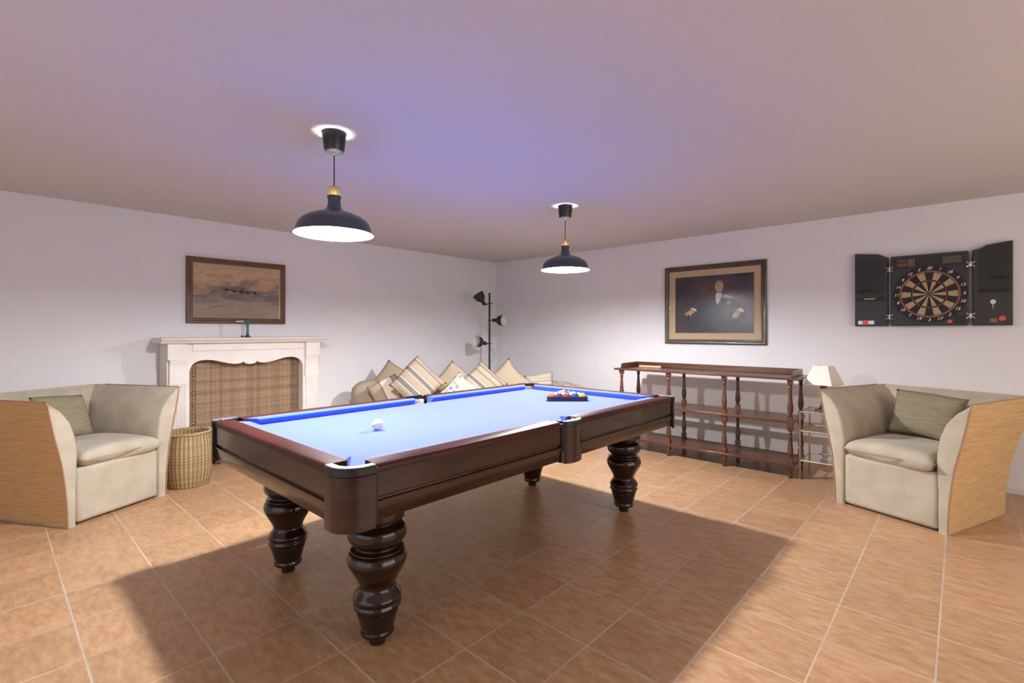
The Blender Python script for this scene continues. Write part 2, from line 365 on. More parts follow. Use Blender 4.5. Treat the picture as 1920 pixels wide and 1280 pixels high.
def lathe(bm, prof, c=(0, 0, 0), seg=32, cap=True, mtx=None, mi=0):
    rings = []
    for r, z in prof:
        ring = []
        for i in range(seg):
            a = 2 * PI * i / seg; p = Vector((r * math.cos(a), r * math.sin(a), z))
            p = (mtx @ p) if mtx else p + Vector(c)
            ring.append(bm.verts.new(p))
        rings.append(ring)
    for a, b in zip(rings, rings[1:]):
        for i in range(seg):
            bm.faces.new((a[i], a[(i + 1) % seg], b[(i + 1) % seg], b[i])).material_index = mi
    if cap:
        bm.faces.new(rings[0]).material_index = mi; bm.faces.new(rings[-1]).material_index = mi
    return bm

def smooth_prof(pts, n=3):
    out = []
    for i in range(len(pts) - 1):
        p0 = pts[max(i - 1, 0)]; p1 = pts[i]; p2 = pts[i + 1]; p3 = pts[min(i + 2, len(pts) - 1)]
        for k in range(n):
            t = k / n
            out.append(tuple(0.5 * ((2 * b) + (c - a) * t + (2 * a - 5 * b + 4 * c - d) * t * t + (-a + 3 * b - 3 * c + d) * t ** 3) for a, b, c, d in zip(p0, p1, p2, p3)))
    out.append(tuple(pts[-1])); return out

def tube(bm, pts, r, seg=8, closed=False, mi=0):
    pts = [Vector(p) for p in pts]; rings = []; n = len(pts); up = Vector((0, 0, 1))
    for i, p in enumerate(pts):
        if closed: t = (pts[(i + 1) % n] - pts[i - 1])
        else: t = pts[min(i + 1, n - 1)] - pts[max(i - 1, 0)]
        t.normalize()
        a = t.cross(up)
        if a.length < 1e-3: a = t.cross(Vector((1, 0, 0)))
        a.normalize(); b = t.cross(a)
        rr = r[i] if isinstance(r, (list, tuple)) else r
        rings.append([bm.verts.new(p + (a * math.cos(2 * PI * k / seg) + b * math.sin(2 * PI * k / seg)) * rr) for k in range(seg)])
    m = n if closed else n - 1
    for i in range(m):
        A = rings[i]; B = rings[(i + 1) % n]
        for k in range(seg): bm.faces.new((A[k], A[(k + 1) % seg], B[(k + 1) % seg], B[k])).material_index = mi
    if not closed:
        bm.faces.new(rings[0]).material_index = mi; bm.faces.new(rings[-1]).material_index = mi
    return bm

def sphere(bm, c, r, seg=24, rings=14, sc=(1, 1, 1), mi=0):
    prof = [(max(r * math.sin(PI * i / rings), 1e-4), -r * math.cos(PI * i / rings)) for i in range(rings + 1)]
    mt = Matrix.Translation(c) @ Matrix.Diagonal((*sc, 1))
    return lathe(bm, prof, seg=seg, mtx=mt, mi=mi)

def disc_poly(bm, c, rx, ry, z, seg=24, mi=0, h=0.001):
    prism(bm, [(c[0] + rx * math.cos(2 * PI * i / seg), c[1] + ry * math.sin(2 * PI * i / seg)) for i in range(seg)], z, z + h, 'z', mi)

def pillow_bm(w, h, t, n=18, pinch=0.07, seed=0, rnd_=0.0, pw=4, ex=0.55):
    """cushion standing in the local xz plane, front towards -y, centred"""
    rnd = random.Random(seed); ph = [rnd.uniform(0, 6.28) for _ in range(4)]
    bm = BM(); G = {}
    for s in (-1, 1):
        for i in range(n + 1):
            for j in range(n + 1):
                u = -1 + 2 * i / n; v = -1 + 2 * j / n
                edge = abs(u) == 1 or abs(v) == 1
                if edge and s == 1: G[(s, i, j)] = G[(-1, i, j)]; continue
                x = u * w / 2 * (1 - pinch * (1 - v * v)); z = v * h / 2 * (1 - pinch * (1 - u * u))
                x *= math.sqrt(1 - rnd_ * v * v / 2); z *= math.sqrt(1 - rnd_ * u * u / 2)
                th = ((1 - abs(u) ** pw) * (1 - abs(v) ** pw)) ** ex * (t / 2)
                th *= 1 + 0.10 * math.sin(3.1 * u + ph[0]) * math.cos(2.7 * v + ph[1])
                z -= 0.012 * math.sin(2.2 * u + ph[2]) * h / 0.4
                G[(s, i, j)] = bm.verts.new((x, s * th, z))
    for s in (-1, 1):
        for i in range(n):
            for j in range(n):
                bm.faces.new((G[(s, i, j)], G[(s, i + 1, j)], G[(s, i + 1, j + 1)], G[(s, i, j + 1)]))
    return bm

def pillow_seam(w, h, pinch=0.07, n=10, seed=0):
    rnd = random.Random(seed); ph = [rnd.uniform(0, 6.28) for _ in range(4)]
    pts = []
    def P(u, v):
        z = v * h / 2 * (1 - pinch * (1 - u * u)) - 0.012 * math.sin(2.2 * u + ph[2]) * h / 0.4
        return (u * w / 2 * (1 - pinch * (1 - v * v)), 0, z)
    for k in range(n): pts.append(P(-1 + 2 * k / n, -1))
    for k in range(n): pts.append(P(1, -1 + 2 * k / n))
    for k in range(n): pts.append(P(1 - 2 * k / n, 1))
    for k in range(n): pts.append(P(-1, 1 - 2 * k / n))
    return pts

# ------------------------------------------------------------------ the room
struct('floor', box(BM(), BX, WX, BY, WY, -0.1, 0.0), M['tile'])
struct('ceiling', box(BM(), BX, WX, BY, WY, CEIL, CEIL + 0.1), M['ceil'])
struct('wall_left', box(BM(), BX - 0.1, WX + 0.1, WY, WY + 0.1, -0.1, CEIL + 0.1), M['wall'])
struct('wall_right', box(BM(), WX, WX + 0.1, BY - 0.1, WY, -0.1, CEIL + 0.1), M['wall'])
def holed(a0, a1, h0, h1, w0, w1, z0, z1):  # wall pieces around an opening cut for the added fill
    return [(a0, w0, h0, h1), (w1, a1, h0, h1), (w0, w1, h0, z0), (w0, w1, z1, h1)]
bm = BM()
for a, b_, z_a, z_b in holed(BY, WY, -0.1, CEIL + 0.1, -0.35, 3.15, 0.28, 2.22): box(bm, BX - 0.12, BX, a, b_, z_a, z_b)
struct('wall_back', bm, M['wall'])
bm = BM()
for a, b_, z_a, z_b in holed(BX - 0.12, WX, -0.1, CEIL + 0.1, 0.05, 4.35, 0.28, 2.22): box(bm, a, b_, BY - 0.12, BY, z_a, z_b)
struct('wall_front', bm, M['wall'])
for wi, (horiz, w0, w1) in enumerate(((False, -0.35, 3.15), (True, 0.05, 4.35))):  # unseen frames made up to house the two fill lights
    bm = BM()
    def wbar(a, b_, z_a, z_b):
        if horiz: box(bm, a, b_, BY - 0.035, BY - 0.005, z_a, z_b)
        else: box(bm, BX - 0.035, BX - 0.005, a, b_, z_a, z_b)
    for a in (w0, (w0 + w1) / 2 - 0.02, w1 - 0.04): wbar(a, a + 0.04, 0.28, 2.22)
    wbar(w0, w1, 0.28, 0.32); wbar(w0, w1, 2.18, 2.22)
    struct('added_window_%d' % (wi + 1), bm, M['base'])
struct('baseboard_right', box(BM(), WX - 0.012, WX, BY, WY - 0.012, 0.0, 0.05), M['base'], bevel=0.003)
struct('baseboard_left', box(BM(), BX, WX - 0.012, WY - 0.012, WY, 0.0, 0.05), M['base'], bevel=0.003)

# ------------------------------------------------------------------ pool table
TX0, TX1, TY0, TY1 = 0.82, 3.42, 1.535, 2.96
ZT, ZC = 0.825, 0.785
TMX = 2.13
table = thing('pool_table', 'eight-foot pool table with blue cloth, brown lacquered sides and bulbous turned legs', 'pool table', ((TX0 + TX1) / 2, (TY0 + TY1) / 2, 0))
OX, OY = table.location.x, table.location.y
def T(bm):
    bmesh.ops.translate(bm, verts=bm.verts[:], vec=(-OX, -OY, 0)); return bm
nx0, nx1, ny0, ny1 = TX0 + 0.135, TX1 - 0.135, TY0 + 0.135, TY1 - 0.135
RW = 0.085
# bed cloth with six bitten pockets
def bite(cx, cy, r, a0, a1, n=10):
    return [(cx + r * math.cos(math.radians(a0 + (a1 - a0) * i / n)), cy + r * math.sin(math.radians(a0 + (a1 - a0) * i / n))) for i in range(n + 1)]
ex0, ex1, ey0, ey1 = TX0 + 0.09, TX1 - 0.09, TY0 + 0.09, TY1 - 0.09
pts = []
pts += bite(ex0, ey0, 0.062, 90, 0)
pts += bite(TMX, ey0, 0.056, 180, 0)
pts += bite(ex1, ey0, 0.062, 180, 90)
pts += bite(ex1, ey1, 0.062, 270, 180)
pts += bite(TMX, ey1, 0.056, 0, -180)
pts += bite(ex0, ey1, 0.062, 0, -90)
obj('bed_cloth', T(prism(BM(), pts, ZC - 0.03, ZC)), M['cloth'], table)
obj('under_frame', T(box(BM(), TX0 + 0.16, TX1 - 0.16, TY0 + 0.16, TY1 - 0.16, 0.60, ZC - 0.032)), M['black'], table)
# cushions: six
def cushion_bm(p, q, inward, a, b):
    """p->q along the wood edge; inward unit vector; a,b end cuts (how much the nose is shorter)"""
    p = Vector(p); q = Vector(q); d = (q - p).normalized(); w = Vector(inward)
    prof = [(0, ZT - 0.001), (0.046, ZT - 0.002), (0.052, ZT - 0.008), (0.050, ZT - 0.016), (0.034, ZC), (0, ZC)]
    bm = BM(); A = []; B = []
    for o, z in prof:
        f = o / 0.052
        A.append(bm.verts.new((*(p + d * (a * f) + w * o), z))); B.append(bm.verts.new((*(q - d * (b * f) + w * o), z)))
    n = len(prof); bm.faces.new(A); bm.faces.new(B)
    for i in range(n): bm.faces.new((A[i], A[(i + 1) % n], B[(i + 1) % n], B[i]))
    return bm
wx0, wx1, wy0, wy1 = TX0 + RW, TX1 - RW, TY0 + RW, TY1 - RW
cu = [((wx0 + 0.06, wy0), (TMX - 0.062, wy0), (0, 1), 0.05, 0.015), ((TMX + 0.062, wy0), (wx1 - 0.06, wy0), (0, 1), 0.015, 0.05),
      ((wx0 + 0.06, wy1), (TMX - 0.062, wy1), (0, -1), 0.05, 0.015), ((TMX + 0.062, wy1), (wx1 - 0.06, wy1), (0, -1), 0.015, 0.05),
      ((wx0, wy0 + 0.06), (wx0, wy1 - 0.06), (1, 0), 0.05, 0.05), ((wx1, wy0 + 0.06), (wx1, wy1 - 0.06), (-1, 0), 0.05, 0.05)]
for c in cu: obj('rail_cushion', T(cushion_bm(*c)), M['cloth'], table, bevel=0.002)
# wooden rails and aprons
CS = 0.130; CT = 0.058; SS = 0.092
def rail_and_apron(p, q, inward):
    p = Vector(p); q = Vector(q); w = Vector(inward); d = (q - p).normalized()
    def sweep(prof):
        bm = BM(); A = [bm.verts.new((*(p + w * o), z)) for o, z in prof]; B = [bm.verts.new((*(q + w * o), z)) for o, z in prof]
        n = len(prof); bm.faces.new(A); bm.faces.new(B)
        for i in range(n): bm.faces.new((A[i], A[(i + 1) % n], B[(i + 1) % n], B[i]))
        return T(bm)
    obj('top_rail', sweep([(0.0, 0.795), (0.0, 0.812), (0.004, 0.820), (0.012, ZT), (RW, ZT), (RW, 0.760), (0.012, 0.760), (0.006, 0.795)]), M['redwood'], table, bevel=0.002)
    a = obj('apron', sweep([(0.004, 0.795), (0.02, 0.795), (0.02, 0.620), (0.010, 0.620), (0.005, 0.626), (0.004, 0.690), (0.013, 0.694), (0.013, 0.702), (0.004, 0.706)]), M['darkwood'], table, bevel=0.0015)
    obj('apron_lip', sweep([(0.0, 0.690), (0.006, 0.690), (0.006, 0.684), (0.0, 0.684)]), M['darkwood'], a)
rail_and_apron((TX0 + CS, TY0), (TMX - SS, TY0), (0, 1)); rail_and_apron((TMX + SS, TY0), (TX1 - CT, TY0), (0, 1))
rail_and_apron((TX0 + CS, TY1), (TMX - SS, TY1), (0, -1)); rail_and_apron((TMX + SS, TY1), (TX1 - CS, TY1), (0, -1))
rail_and_apron((TX0, TY0 + CS), (TX0, TY1 - CT), (1, 0)); rail_and_apron((TX1, TY0 + CS), (TX1, TY1 - CS), (-1, 0))
# pockets
def strip(bm, outer, inner, z0, z1):
    n = len(outer)
    vo0 = [bm.verts.new((*p, z0)) for p in outer]; vo1 = [bm.verts.new((*p, z1)) for p in outer]
    vi0 = [bm.verts.new((*p, z0)) for p in inner]; vi1 = [bm.verts.new((*p, z1)) for p in inner]
    for i in range(n - 1):
        bm.faces.new((vo0[i], vo0[i + 1], vo1[i + 1], vo1[i])); bm.faces.new((vi0[i], vi1[i], vi1[i + 1], vi0[i + 1]))
        bm.faces.new((vo1[i], vo1[i + 1], vi1[i + 1], vi1[i])); bm.faces.new((vo0[i], vi0[i], vi0[i + 1], vo0[i + 1]))
    bm.faces.new((vo0[0], vo1[0], vi1[0], vi0[0])); bm.faces.new((vo0[-1], vi0[-1], vi1[-1], vo1[-1]))
    return bm
def corner_pocket(cx, cy, sx, sy, cu=CS, cv=CS):
    g = 0.009; R = min(0.085, cu - 0.012, cv - 0.012)
    def loc(u, v): return (cx + sx * u, cy + sy * v)
    def outline(off):
        r = R + g - off
        pts = [(-g + off, cv - 0.009)]
        pts += [(R + r * math.cos(math.radians(180 + 90 * i / 10)), R + r * math.sin(math.radians(180 + 90 * i / 10))) for i in range(11)]
        pts += [(cu - 0.009, -g + off)]
        return [loc(*p) for p in pts]
    o = obj('pocket_shield', T(strip(BM(), outline(0), outline(0.018), 0.600, 0.795)), M['darkwood'], table, bevel=0.003)
    obj('pocket_rim', T(strip(BM(), outline(-0.001), outline(0.034), 0.795, ZT)), M['blackplastic'], table, bevel=0.003)
    obj('rim_plate', T(strip(BM(), outline(0.004), outline(0.030), ZT + 0.0005, ZT + 0.003)), M['rimmetal'], table)
    for (a, b_) in (((-0.004, cv - 0.009), (0.02, cv)), ((cu - 0.009, -0.004), (cu, 0.02))):
        p = loc(*a); q = loc(*b_)
        obj('pocket_gap', T(box(BM(), min(p[0], q[0]), max(p[0], q[0]), min(p[1], q[1]), max(p[1], q[1]), 0.612, 0.815)), M['black'], table)
    # liner and net seen in the far pockets
    px, py = loc(0.09, 0.09)
    obj('pocket_cup', T(lathe(BM(), [(.064, ZC - .031), (.060, .715), (.045, .69), (.002, .685)], (px, py, 0), 24, cap=False)), M['black'], table, smooth=True)
    arc = lambda r: [(px + sx * r * math.cos(math.radians(170 + 110 * i / 12)), py + sy * r * math.sin(math.radians(170 + 110 * i / 12))) for i in range(13)]
    obj('pocket_leather', T(strip(BM(), arc(0.068), arc(0.062), 0.800, ZT - 0.002)), M['black'], table)
    obj('pocket_net', T(strip(BM(), arc(0.066), arc(0.061), 0.700, 0.799)), M['net'], table)
for args in ((TX0, TY0, 1, 1), (TX1, TY0, -1, 1, CT, CS), (TX0, TY1, 1, -1, CS, CT), (TX1, TY1, -1, -1)): corner_pocket(*args)
def side_pocket(cy, sy):
    def outline(off, hw=SS - 0.014):
        n = 10; dep = 0.035
        return [(TMX + (hw - off * 0.4) * math.cos(math.radians(180 - 180 * i / n)), cy - sy * ((dep - off) * math.sin(math.radians(180 * i / n)) - 0.0)) for i in range(n + 1)]
    obj('pocket_shield', T(strip(BM(), outline(0), outline(0.018), 0.606, 0.800)), M['darkwood'], table, bevel=0.002)
    obj('pocket_rim', T(strip(BM(), outline(-0.001), [(x, y + sy * 0.0) for x, y in outline(0.03)], 0.800, ZT + 0.001)), M['blackplastic'], table, bevel=0.002)
    obj('rim_plate', T(strip(BM(), outline(0.006), outline(0.034), ZT + 0.0005, ZT + 0.004)), M['rimmetal'], table)
    for s in (-1, 1):
        obj('pocket_gap', T(box(BM(), TMX + s * SS - 0.014 * (s > 0), TMX + s * SS + 0.014 * (s < 0), cy + min(0, sy * 0.02) , cy + max(0, sy * 0.02), 0.612, 0.815)), M['black'], table)
    py = cy + sy * 0.05
    obj('pocket_cup', T(lathe(BM(), [(.060, ZC - .031), (.056, .715), (.04, .69), (.002, .685)], (TMX, cy + sy * 0.085, 0), 24, cap=False)), M['black'], table, smooth=True)
    arc = lambda r: [(TMX + r * math.cos(math.radians(180 * i / 12)), py - sy * r * math.sin(math.radians(180 * i / 12)) * 0.8) for i in range(13)]
    obj('pocket_leather', T(strip(BM(), arc(0.064), arc(0.058), 0.802, ZT - 0.001)), M['black'], table)
    obj('pocket_net', T(strip(BM(), arc(0.062), arc(0.057), 0.700, 0.801)), M['net'], table)
side_pocket(TY0, 1); side_pocket(TY1, -1)
LEG = [(.030, 0), (.034, .004), (.035, .028), (.050, .033), (.066, .042), (.070, .055), (.066, .068), (.070, .080), (.078, .110), (.088, .146), (.085, .150), (.094, .158), (.099, .170), (.093, .183),
       (.098, .192), (.099, .204), (.090, .218), (.078, .235), (.074, .250), (.084, .275), (.105, .312), (.119, .340), (.122, .362), (.113, .385), (.105, .388), (.110, .396), (.106, .402), (.090, .406), (.088, .414),
       (.100, .422), (.116, .440), (.121, .463), (.117, .488), (.101, .503), (.091, .508), (.090, .514), (.108, .522), (.113, .536), (.112, .600)]
for lx, ly in ((1.115, 1.80), (3.14, 1.80), (1.115, 2.69), (3.14, 2.67)):
    bm = lathe(BM(), smooth_prof(LEG, 3), (lx, ly, 0), 40)
    obj('leg', T(bm), M['legwood'], table, smooth=True, autosmooth=50)

# cue ball
cb = obj('cue_ball', sphere(BM(), (0, 0, 0), 0.0295, 32, 18), M['white'], smooth=True, loc=(1.385, 2.235, ZC + 0.0295))
tag(cb, 'plain white cue ball alone on the near half of the blue cloth', 'ball')

# triangle and fifteen balls
front_a = Vector((2.79, 2.245)); front_b = Vector((3.012, 2.005))
d = (front_b - front_a).normalized(); nrm = Vector((-d.y, d.x))
if nrm.dot(Vector((1, 1))) < 0: nrm = -nrm
mid = (front_a + front_b) / 2
def hexa(L, corner):
    h = L * math.sqrt(3) / 2; P3 = [mid - d * L / 2, mid + d * L / 2, mid + nrm * h]
    cen = (P3[0] + P3[1] + P3[2]) / 3; out = []
    for i in range(3):
        p = P3[i]; a = (P3[(i - 1) % 3] - p).normalized(); b = (P3[(i + 1) % 3] - p).normalized()
        c = p + (a + b).normalized() * corner * 2
        s = p + a * corner * math.sqrt(3); e = p + b * corner * math.sqrt(3)
        a0 = math.atan2((s - c).y, (s - c).x); a1 = math.atan2((e - c).y, (e - c).x)
        da = (a1 - a0 + PI) % (2 * PI) - PI
        for k in range(7):
            t = a0 + da * k / 6; out.append((c.x + corner * math.cos(t), c.y + corner * math.sin(t)))
    return out, cen
out, cen = hexa(0.352, 0.026)
def inset(poly, k): return [(cen.x + (x - cen.x) * k, cen.y + (y - cen.y) * k) for x, y in poly]
rack = thing('triangle_rack', 'black plastic triangle rack around the set of balls on the blue cloth', 'ball rack', (cen.x, cen.y, ZC))
def closed_strip(outer, inner, z0, z1):
    o2 = list(outer) + [outer[0]]; i2 = list(inner) + [inner[0]]
    bm = BM(); n = len(outer)
    R = [[bm.verts.new((x - cen.x, y - cen.y, z)) for x, y in L] for L, z in ((outer, z0), (outer, z1), (inner, z1), (inner, z0))]
    for a in range(4):
        A = R[a]; B = R[(a + 1) % 4]
        for i in range(n): bm.faces.new((A[i], A[(i + 1) % n], B[(i + 1) % n], B[i]))
    return bm
obj('rack_wall', closed_strip(inset(out, 0.965), inset(out, 0.925), 0.002, 0.034), M['rackblack'], rack)
obj('rack_base', closed_strip(inset(out, 1.02), inset(out, 0.925), 0.0005, 0.004), M['rackblack'], rack)
BC = {'yellow': (0.85, 0.50, 0.03), 'blue': (0.02, 0.07, 0.42), 'red': (0.62, 0.03, 0.02), 'purple': (0.10, 0.03, 0.24), 'orange': (0.85, 0.17, 0.02),
      'green': (0.01, 0.20, 0.08), 'maroon': (0.25, 0.02, 0.03), 'black': (0.012, 0.012, 0.012), 'pink': (0.7, 0.18, 0.24)}
def stripe_ball(c):
    m = bpy.data.materials.new('striped ball'); m.use_nodes = True; nt = m.node_tree; b = nt.nodes['Principled BSDF']
    b.inputs['Roughness'].default_value = 0.1
    tc = nt.nodes.new('ShaderNodeTexCoord'); sp = nt.nodes.new('ShaderNodeSeparateXYZ'); nt.links.new(tc.outputs['Object'], sp.inputs[0])
    f = math_node(nt, 'LESS_THAN', math_node(nt, 'ABSOLUTE', sp.outputs[2]), 0.015)
    nt.links.new(mix_node(nt, f, (0.88, 0.85, 0.78), c), b.inputs['Base Color']); return m
bmats = {}
rows = [[('orange', 0), ('purple', 0), ('red', 0), ('blue', 0), ('yellow', 0)], [('red', 1), ('purple', 1), ('green', 1), ('blue', 1)],
        [('orange', 1), ('black', 0), ('pink', 1)], [('yellow', 1), ('green', 0)], [('maroon', 1)]]
rowname = ['in the front row', 'in the second row', 'in the third row', 'in the fourth row', 'at the far point']
r = 0.0285
start = mid + nrm * (r + 0.016)
for i, row in enumerate(rows):
    for j, (cn, st) in enumerate(row):
        p = start + nrm * (i * r * math.sqrt(3)) + d * ((j - (len(row) - 1) / 2) * 2 * r)
        key = (cn, st)
        if key not in bmats: bmats[key] = stripe_ball(BC[cn]) if st else mat(cn + ' ball', BC[cn], 0.1, coat=0.5)
        b = obj('pool_ball', sphere(BM(), (0, 0, 0), r, 24, 14), bmats[key], smooth=True, loc=(p.x, p.y, ZC + r))
        b.rotation_euler = (0.4 + 0.5 * i, 0.3 * j - 0.5, 0.2)
        tag(b, f"{'striped white and' if st else 'solid'} {cn} pool ball {rowname[i]} of the rack", 'ball', 'balls in the triangle rack')

# ------------------------------------------------------------------ pendant lamps
def pendant(x, y, label):
    t = thing('pendant_lamp', label, 'lamp', (x, y, CEIL), 0, 'pendant lamps over the pool table')
    obj('ceiling_canopy', lathe(BM(), [(0.040, -0.110), (0.050, -0.106), (0.054, -0.095), (0.062, -0.02), (0.0635, -0.004), (0.060, 0)], seg=32), M['blackplastic'], t, smooth=True)
    obj('cord', tube(BM(), [(0, 0, -0.108), (0, 0, -0.30)], 0.0035, 8), M['blackplastic'], t, smooth=True)
    obj('cord_grip', lathe(BM(), [(0.006, -0.122), (0.009, -0.118), (0.009, -0.110)], seg=12), M['brass'], t, smooth=True)
    obj('brass_fitting', lathe(BM(), smooth_prof([(0.012, -0.352), (0.014, -0.345), (0.015, -0.31), (0.012, -0.30), (0.006, -0.296)], 2), seg=20), M['brass'], t, smooth=True)
    gb = BM(); lathe(gb, [(0.031, -0.350), (0.031, -0.302)], seg=28, cap=False); lathe(gb, [(0.0335, -0.350), (0.0335, -0.302)], seg=28, cap=False)
    obj('glass_collar', gb, M['clear'], t, smooth=True)
    so = [(0.034, -0.350), (0.037, -0.352), (0.0375, -0.360), (0.034, -0.364), (0.034, -0.392), (0.039, -0.415), (0.052, -0.430), (0.085, -0.443), (0.125, -0.458), (0.162, -0.478), (0.186, -0.502), (0.197, -0.530), (0.201, -0.552), (0.213, -0.558), (0.2135, -0.561)]
    P = smooth_prof(so, 3); bm = BM(); lathe(bm, P, seg=64, cap=False)
    obj('shade', bm, M['shadeout'], t, smooth=True, autosmooth=60)
    Q = [(max(rr - 0.003, 0.003), z - 0.0022) for rr, z in P]; bm = BM(); lathe(bm, Q, seg=64, cap=False)
    obj('shade_lining', bm, M['shadein'], t, smooth=True, autosmooth=60)
    obj('bulb_holder', lathe(BM(), [(0.018, -0.465), (0.016, -0.420), (0.012, -0.352)], seg=16), M['blackplastic'], t)
    obj('bulb', sphere(BM(), (0, 0, -0.512), 0.045, 16, 10), M['bulb'], t, smooth=True)
    return t
pendant(*LAMPS[0], 'dark blue-grey pendant lamp over the near end of the pool table, larger in view')
pendant(*LAMPS[1], 'dark blue-grey metal pendant lamp over the far end of the pool table, nearer the corner')

# ------------------------------------------------------------------ fireplace surround, screen, vase, painting
FX = 1.795; FY = 5.20
fp = thing('fireplace_surround', 'white carved stone fireplace surround standing against the left wall', 'fireplace', (FX, WY, 0))
hw = 0.70; dy = FY - WY   # front face in local y
bm = BM(); prism(bm, [(dy - 0.085, 1.225), (dy - 0.090, 1.235), (dy - 0.085, 1.240), (0, 1.240), (0, 1.192), (dy - 0.050, 1.192), (dy - 0.055, 1.205), (dy - 0.070, 1.212)], -hw - 0.06, hw + 0.06, 'x')
obj('mantel_shelf', bm, M['stone'], fp, bevel=0.003)
# frieze panel with the carved opening
half = [(-0.525, 0.93), (-0.515, 0.965), (-0.50, 0.992), (-0.475, 1.012), (-0.44, 1.026), (-0.395, 1.031), (-0.335, 1.026), (-0.27, 1.009), (-0.20, 0.990), (-0.145, 0.981), (-0.10, 0.984), (-0.075, 0.992), (-0.062, 1.000), (-0.052, 0.988), (-0.03, 0.977), (0, 0.973)]
arch = half + [(-x, z) for x, z in reversed(half[:-1])]
poly = [(-0.555, 0.0), (-0.555, 1.192), (0.555, 1.192), (0.555, 0.0), (0.525, 0.0)] + list(reversed(arch)) + [(-0.525, 0.0)]
obj('frieze', prism(BM(), poly, dy + 0.02, dy + 0.07, 'y'), M['stone'], fp, bevel=0.004)
bm = BM(); prism(bm, [(-0.50, 1.125), (-0.50, 1.192), (0.50, 1.192), (0.50, 1.125), (0.505, 1.125), (0.505, 1.118), (-0.505, 1.118), (-0.505, 1.125)], dy + 0.006, dy + 0.022, 'y')
obj('frieze_moulding', bm, M['stone'], fp, bevel=0.003)
for s in (-1, 1):
    x0, x1 = (-hw, -0.545) if s < 0 else (0.545, hw)
    bm = BM(); box(bm, x0, x1, dy - 0.015, dy + 0.03, 1.040, 1.192)
    obj('corner_block', bm, M['stone'], fp, bevel=0.005)
    bm = BM(); prism(bm, [(dy + 0.03, 0.815), (dy + 0.004, 0.815), (dy - 0.0, 0.87), (dy - 0.004, 0.92), (dy + 0.002, 0.97), (dy - 0.012, 1.01), (dy - 0.020, 1.040), (dy + 0.03, 1.040)], x0 + 0.016 if s < 0 else x0, x1 if s < 0 else x1 - 0.016, 'x')
    obj('corbel', bm, M['stone'], fp, bevel=0.003)
    # fluted pilaster
    pts = []; n = 8; wd = (x1 - x0) - 0.03; xa = x0 + 0.015
    pts.append((x0 + 0.006, dy + 0.03)); pts.append((x0 + 0.006, dy + 0.012)); pts.append((xa, dy + 0.006))
    for i in range(n):
        a = xa + wd * i / n; b_ = xa + wd * (i + 1) / n; m_ = (a + b_) / 2; q = wd / n * 0.3
        pts += [(a + q * 0.6, dy + 0.006), (m_ - q * 0.6, dy + 0.013), (m_ + q * 0.6, dy + 0.013), (b_ - q * 0.6, dy + 0.006)]
    pts += [(x1 - 0.015, dy + 0.006), (x1 - 0.006, dy + 0.012), (x1 - 0.006, dy + 0.03)]
    obj('pilaster', prism(BM(), pts, 0.12, 0.815, 'z'), M['stone'], fp)
    obj('plinth', box(BM(), x0 - 0.008, x1 + 0.004, dy - 0.012, dy + 0.04, 0.0, 0.12), M['stone'], fp, bevel=0.004)
    bx0, bx1 = (-hw + 0.002, -0.53) if s < 0 else (0.53, hw - 0.002)
    obj('side_pier', box(BM(), bx0, bx1, dy + 0.03, -0.003, 0.0, 1.192), M['stone'], fp)
# wicker screen standing in the opening
sc = thing('wicker_fire_screen', 'brown plaid wicker screen filling the fireplace opening', 'screen', (FX, FY + 0.135, 0))
obj('woven_panel', box(BM(), -0.522, 0.522, 0.0, 0.018, 0.02, 1.11), M['wicker'], sc)
for sx in (-1, 1):
    bm = BM(); n = 30
    for k in range(n):
        z = 0.05 + k * 0.035
        tube(bm, [(sx * 0.462 + 0.016 * math.cos(a), -0.006, z + 0.017 * math.sin(a)) for a in [2 * PI * i / 10 for i in range(10)]], 0.0035, 5, closed=True)
    obj('braided_edge', bm, M['wickerdark'], sc, smooth=True)
bm = BM()
for k in range(26):
    tube(bm, [(-0.50 + k * 0.04 + 0.019 * math.cos(a), -0.006, 0.018 + 0.016 * math.sin(a)) for a in [2 * PI * i / 10 for i in range(10)]], 0.0035, 5, closed=True)
obj('looped_hem', bm, M['wickerdark'], sc, smooth=True)

vase = obj('candlestick', lathe(BM(), smooth_prof([(.034, 0), (.036, .004), (.022, .014), (.014, .03), (.0125, .06), (.013, .10), (.015, .13), (.013, .145), (.022, .162), (.026, .172), (.024, .176), (.012, .172)], 3), seg=28), M['greenglass'], smooth=True, loc=(1.772, 5.24, 1.2405))
tag(vase, 'dark green glass candlestick standing on the white mantel shelf', 'candlestick')
st = obj('small_dish', lathe(BM(), [(0.007, 0), (0.012, 0.004), (0.013, 0.014), (0.009, 0.018)], seg=16), M['bronze'], smooth=True, loc=(1.722, 5.235, 1.2405))
tag(st, 'tiny dark ornament beside the green candlestick on the mantel', 'ornament')

def wall_thing(name, label, cat, p, wall, group=None):
    """local x runs right along the wall, local y up, local z out into the room"""
    if wall == 'left': R = Matrix(((1, 0, 0), (0, 0, -1), (0, 1, 0)))
    else: R = Matrix(((0, 0, -1), (-1, 0, 0), (0, 1, 0)))
    return thing(name, label, cat, p, rot=R.to_euler(), group=group)

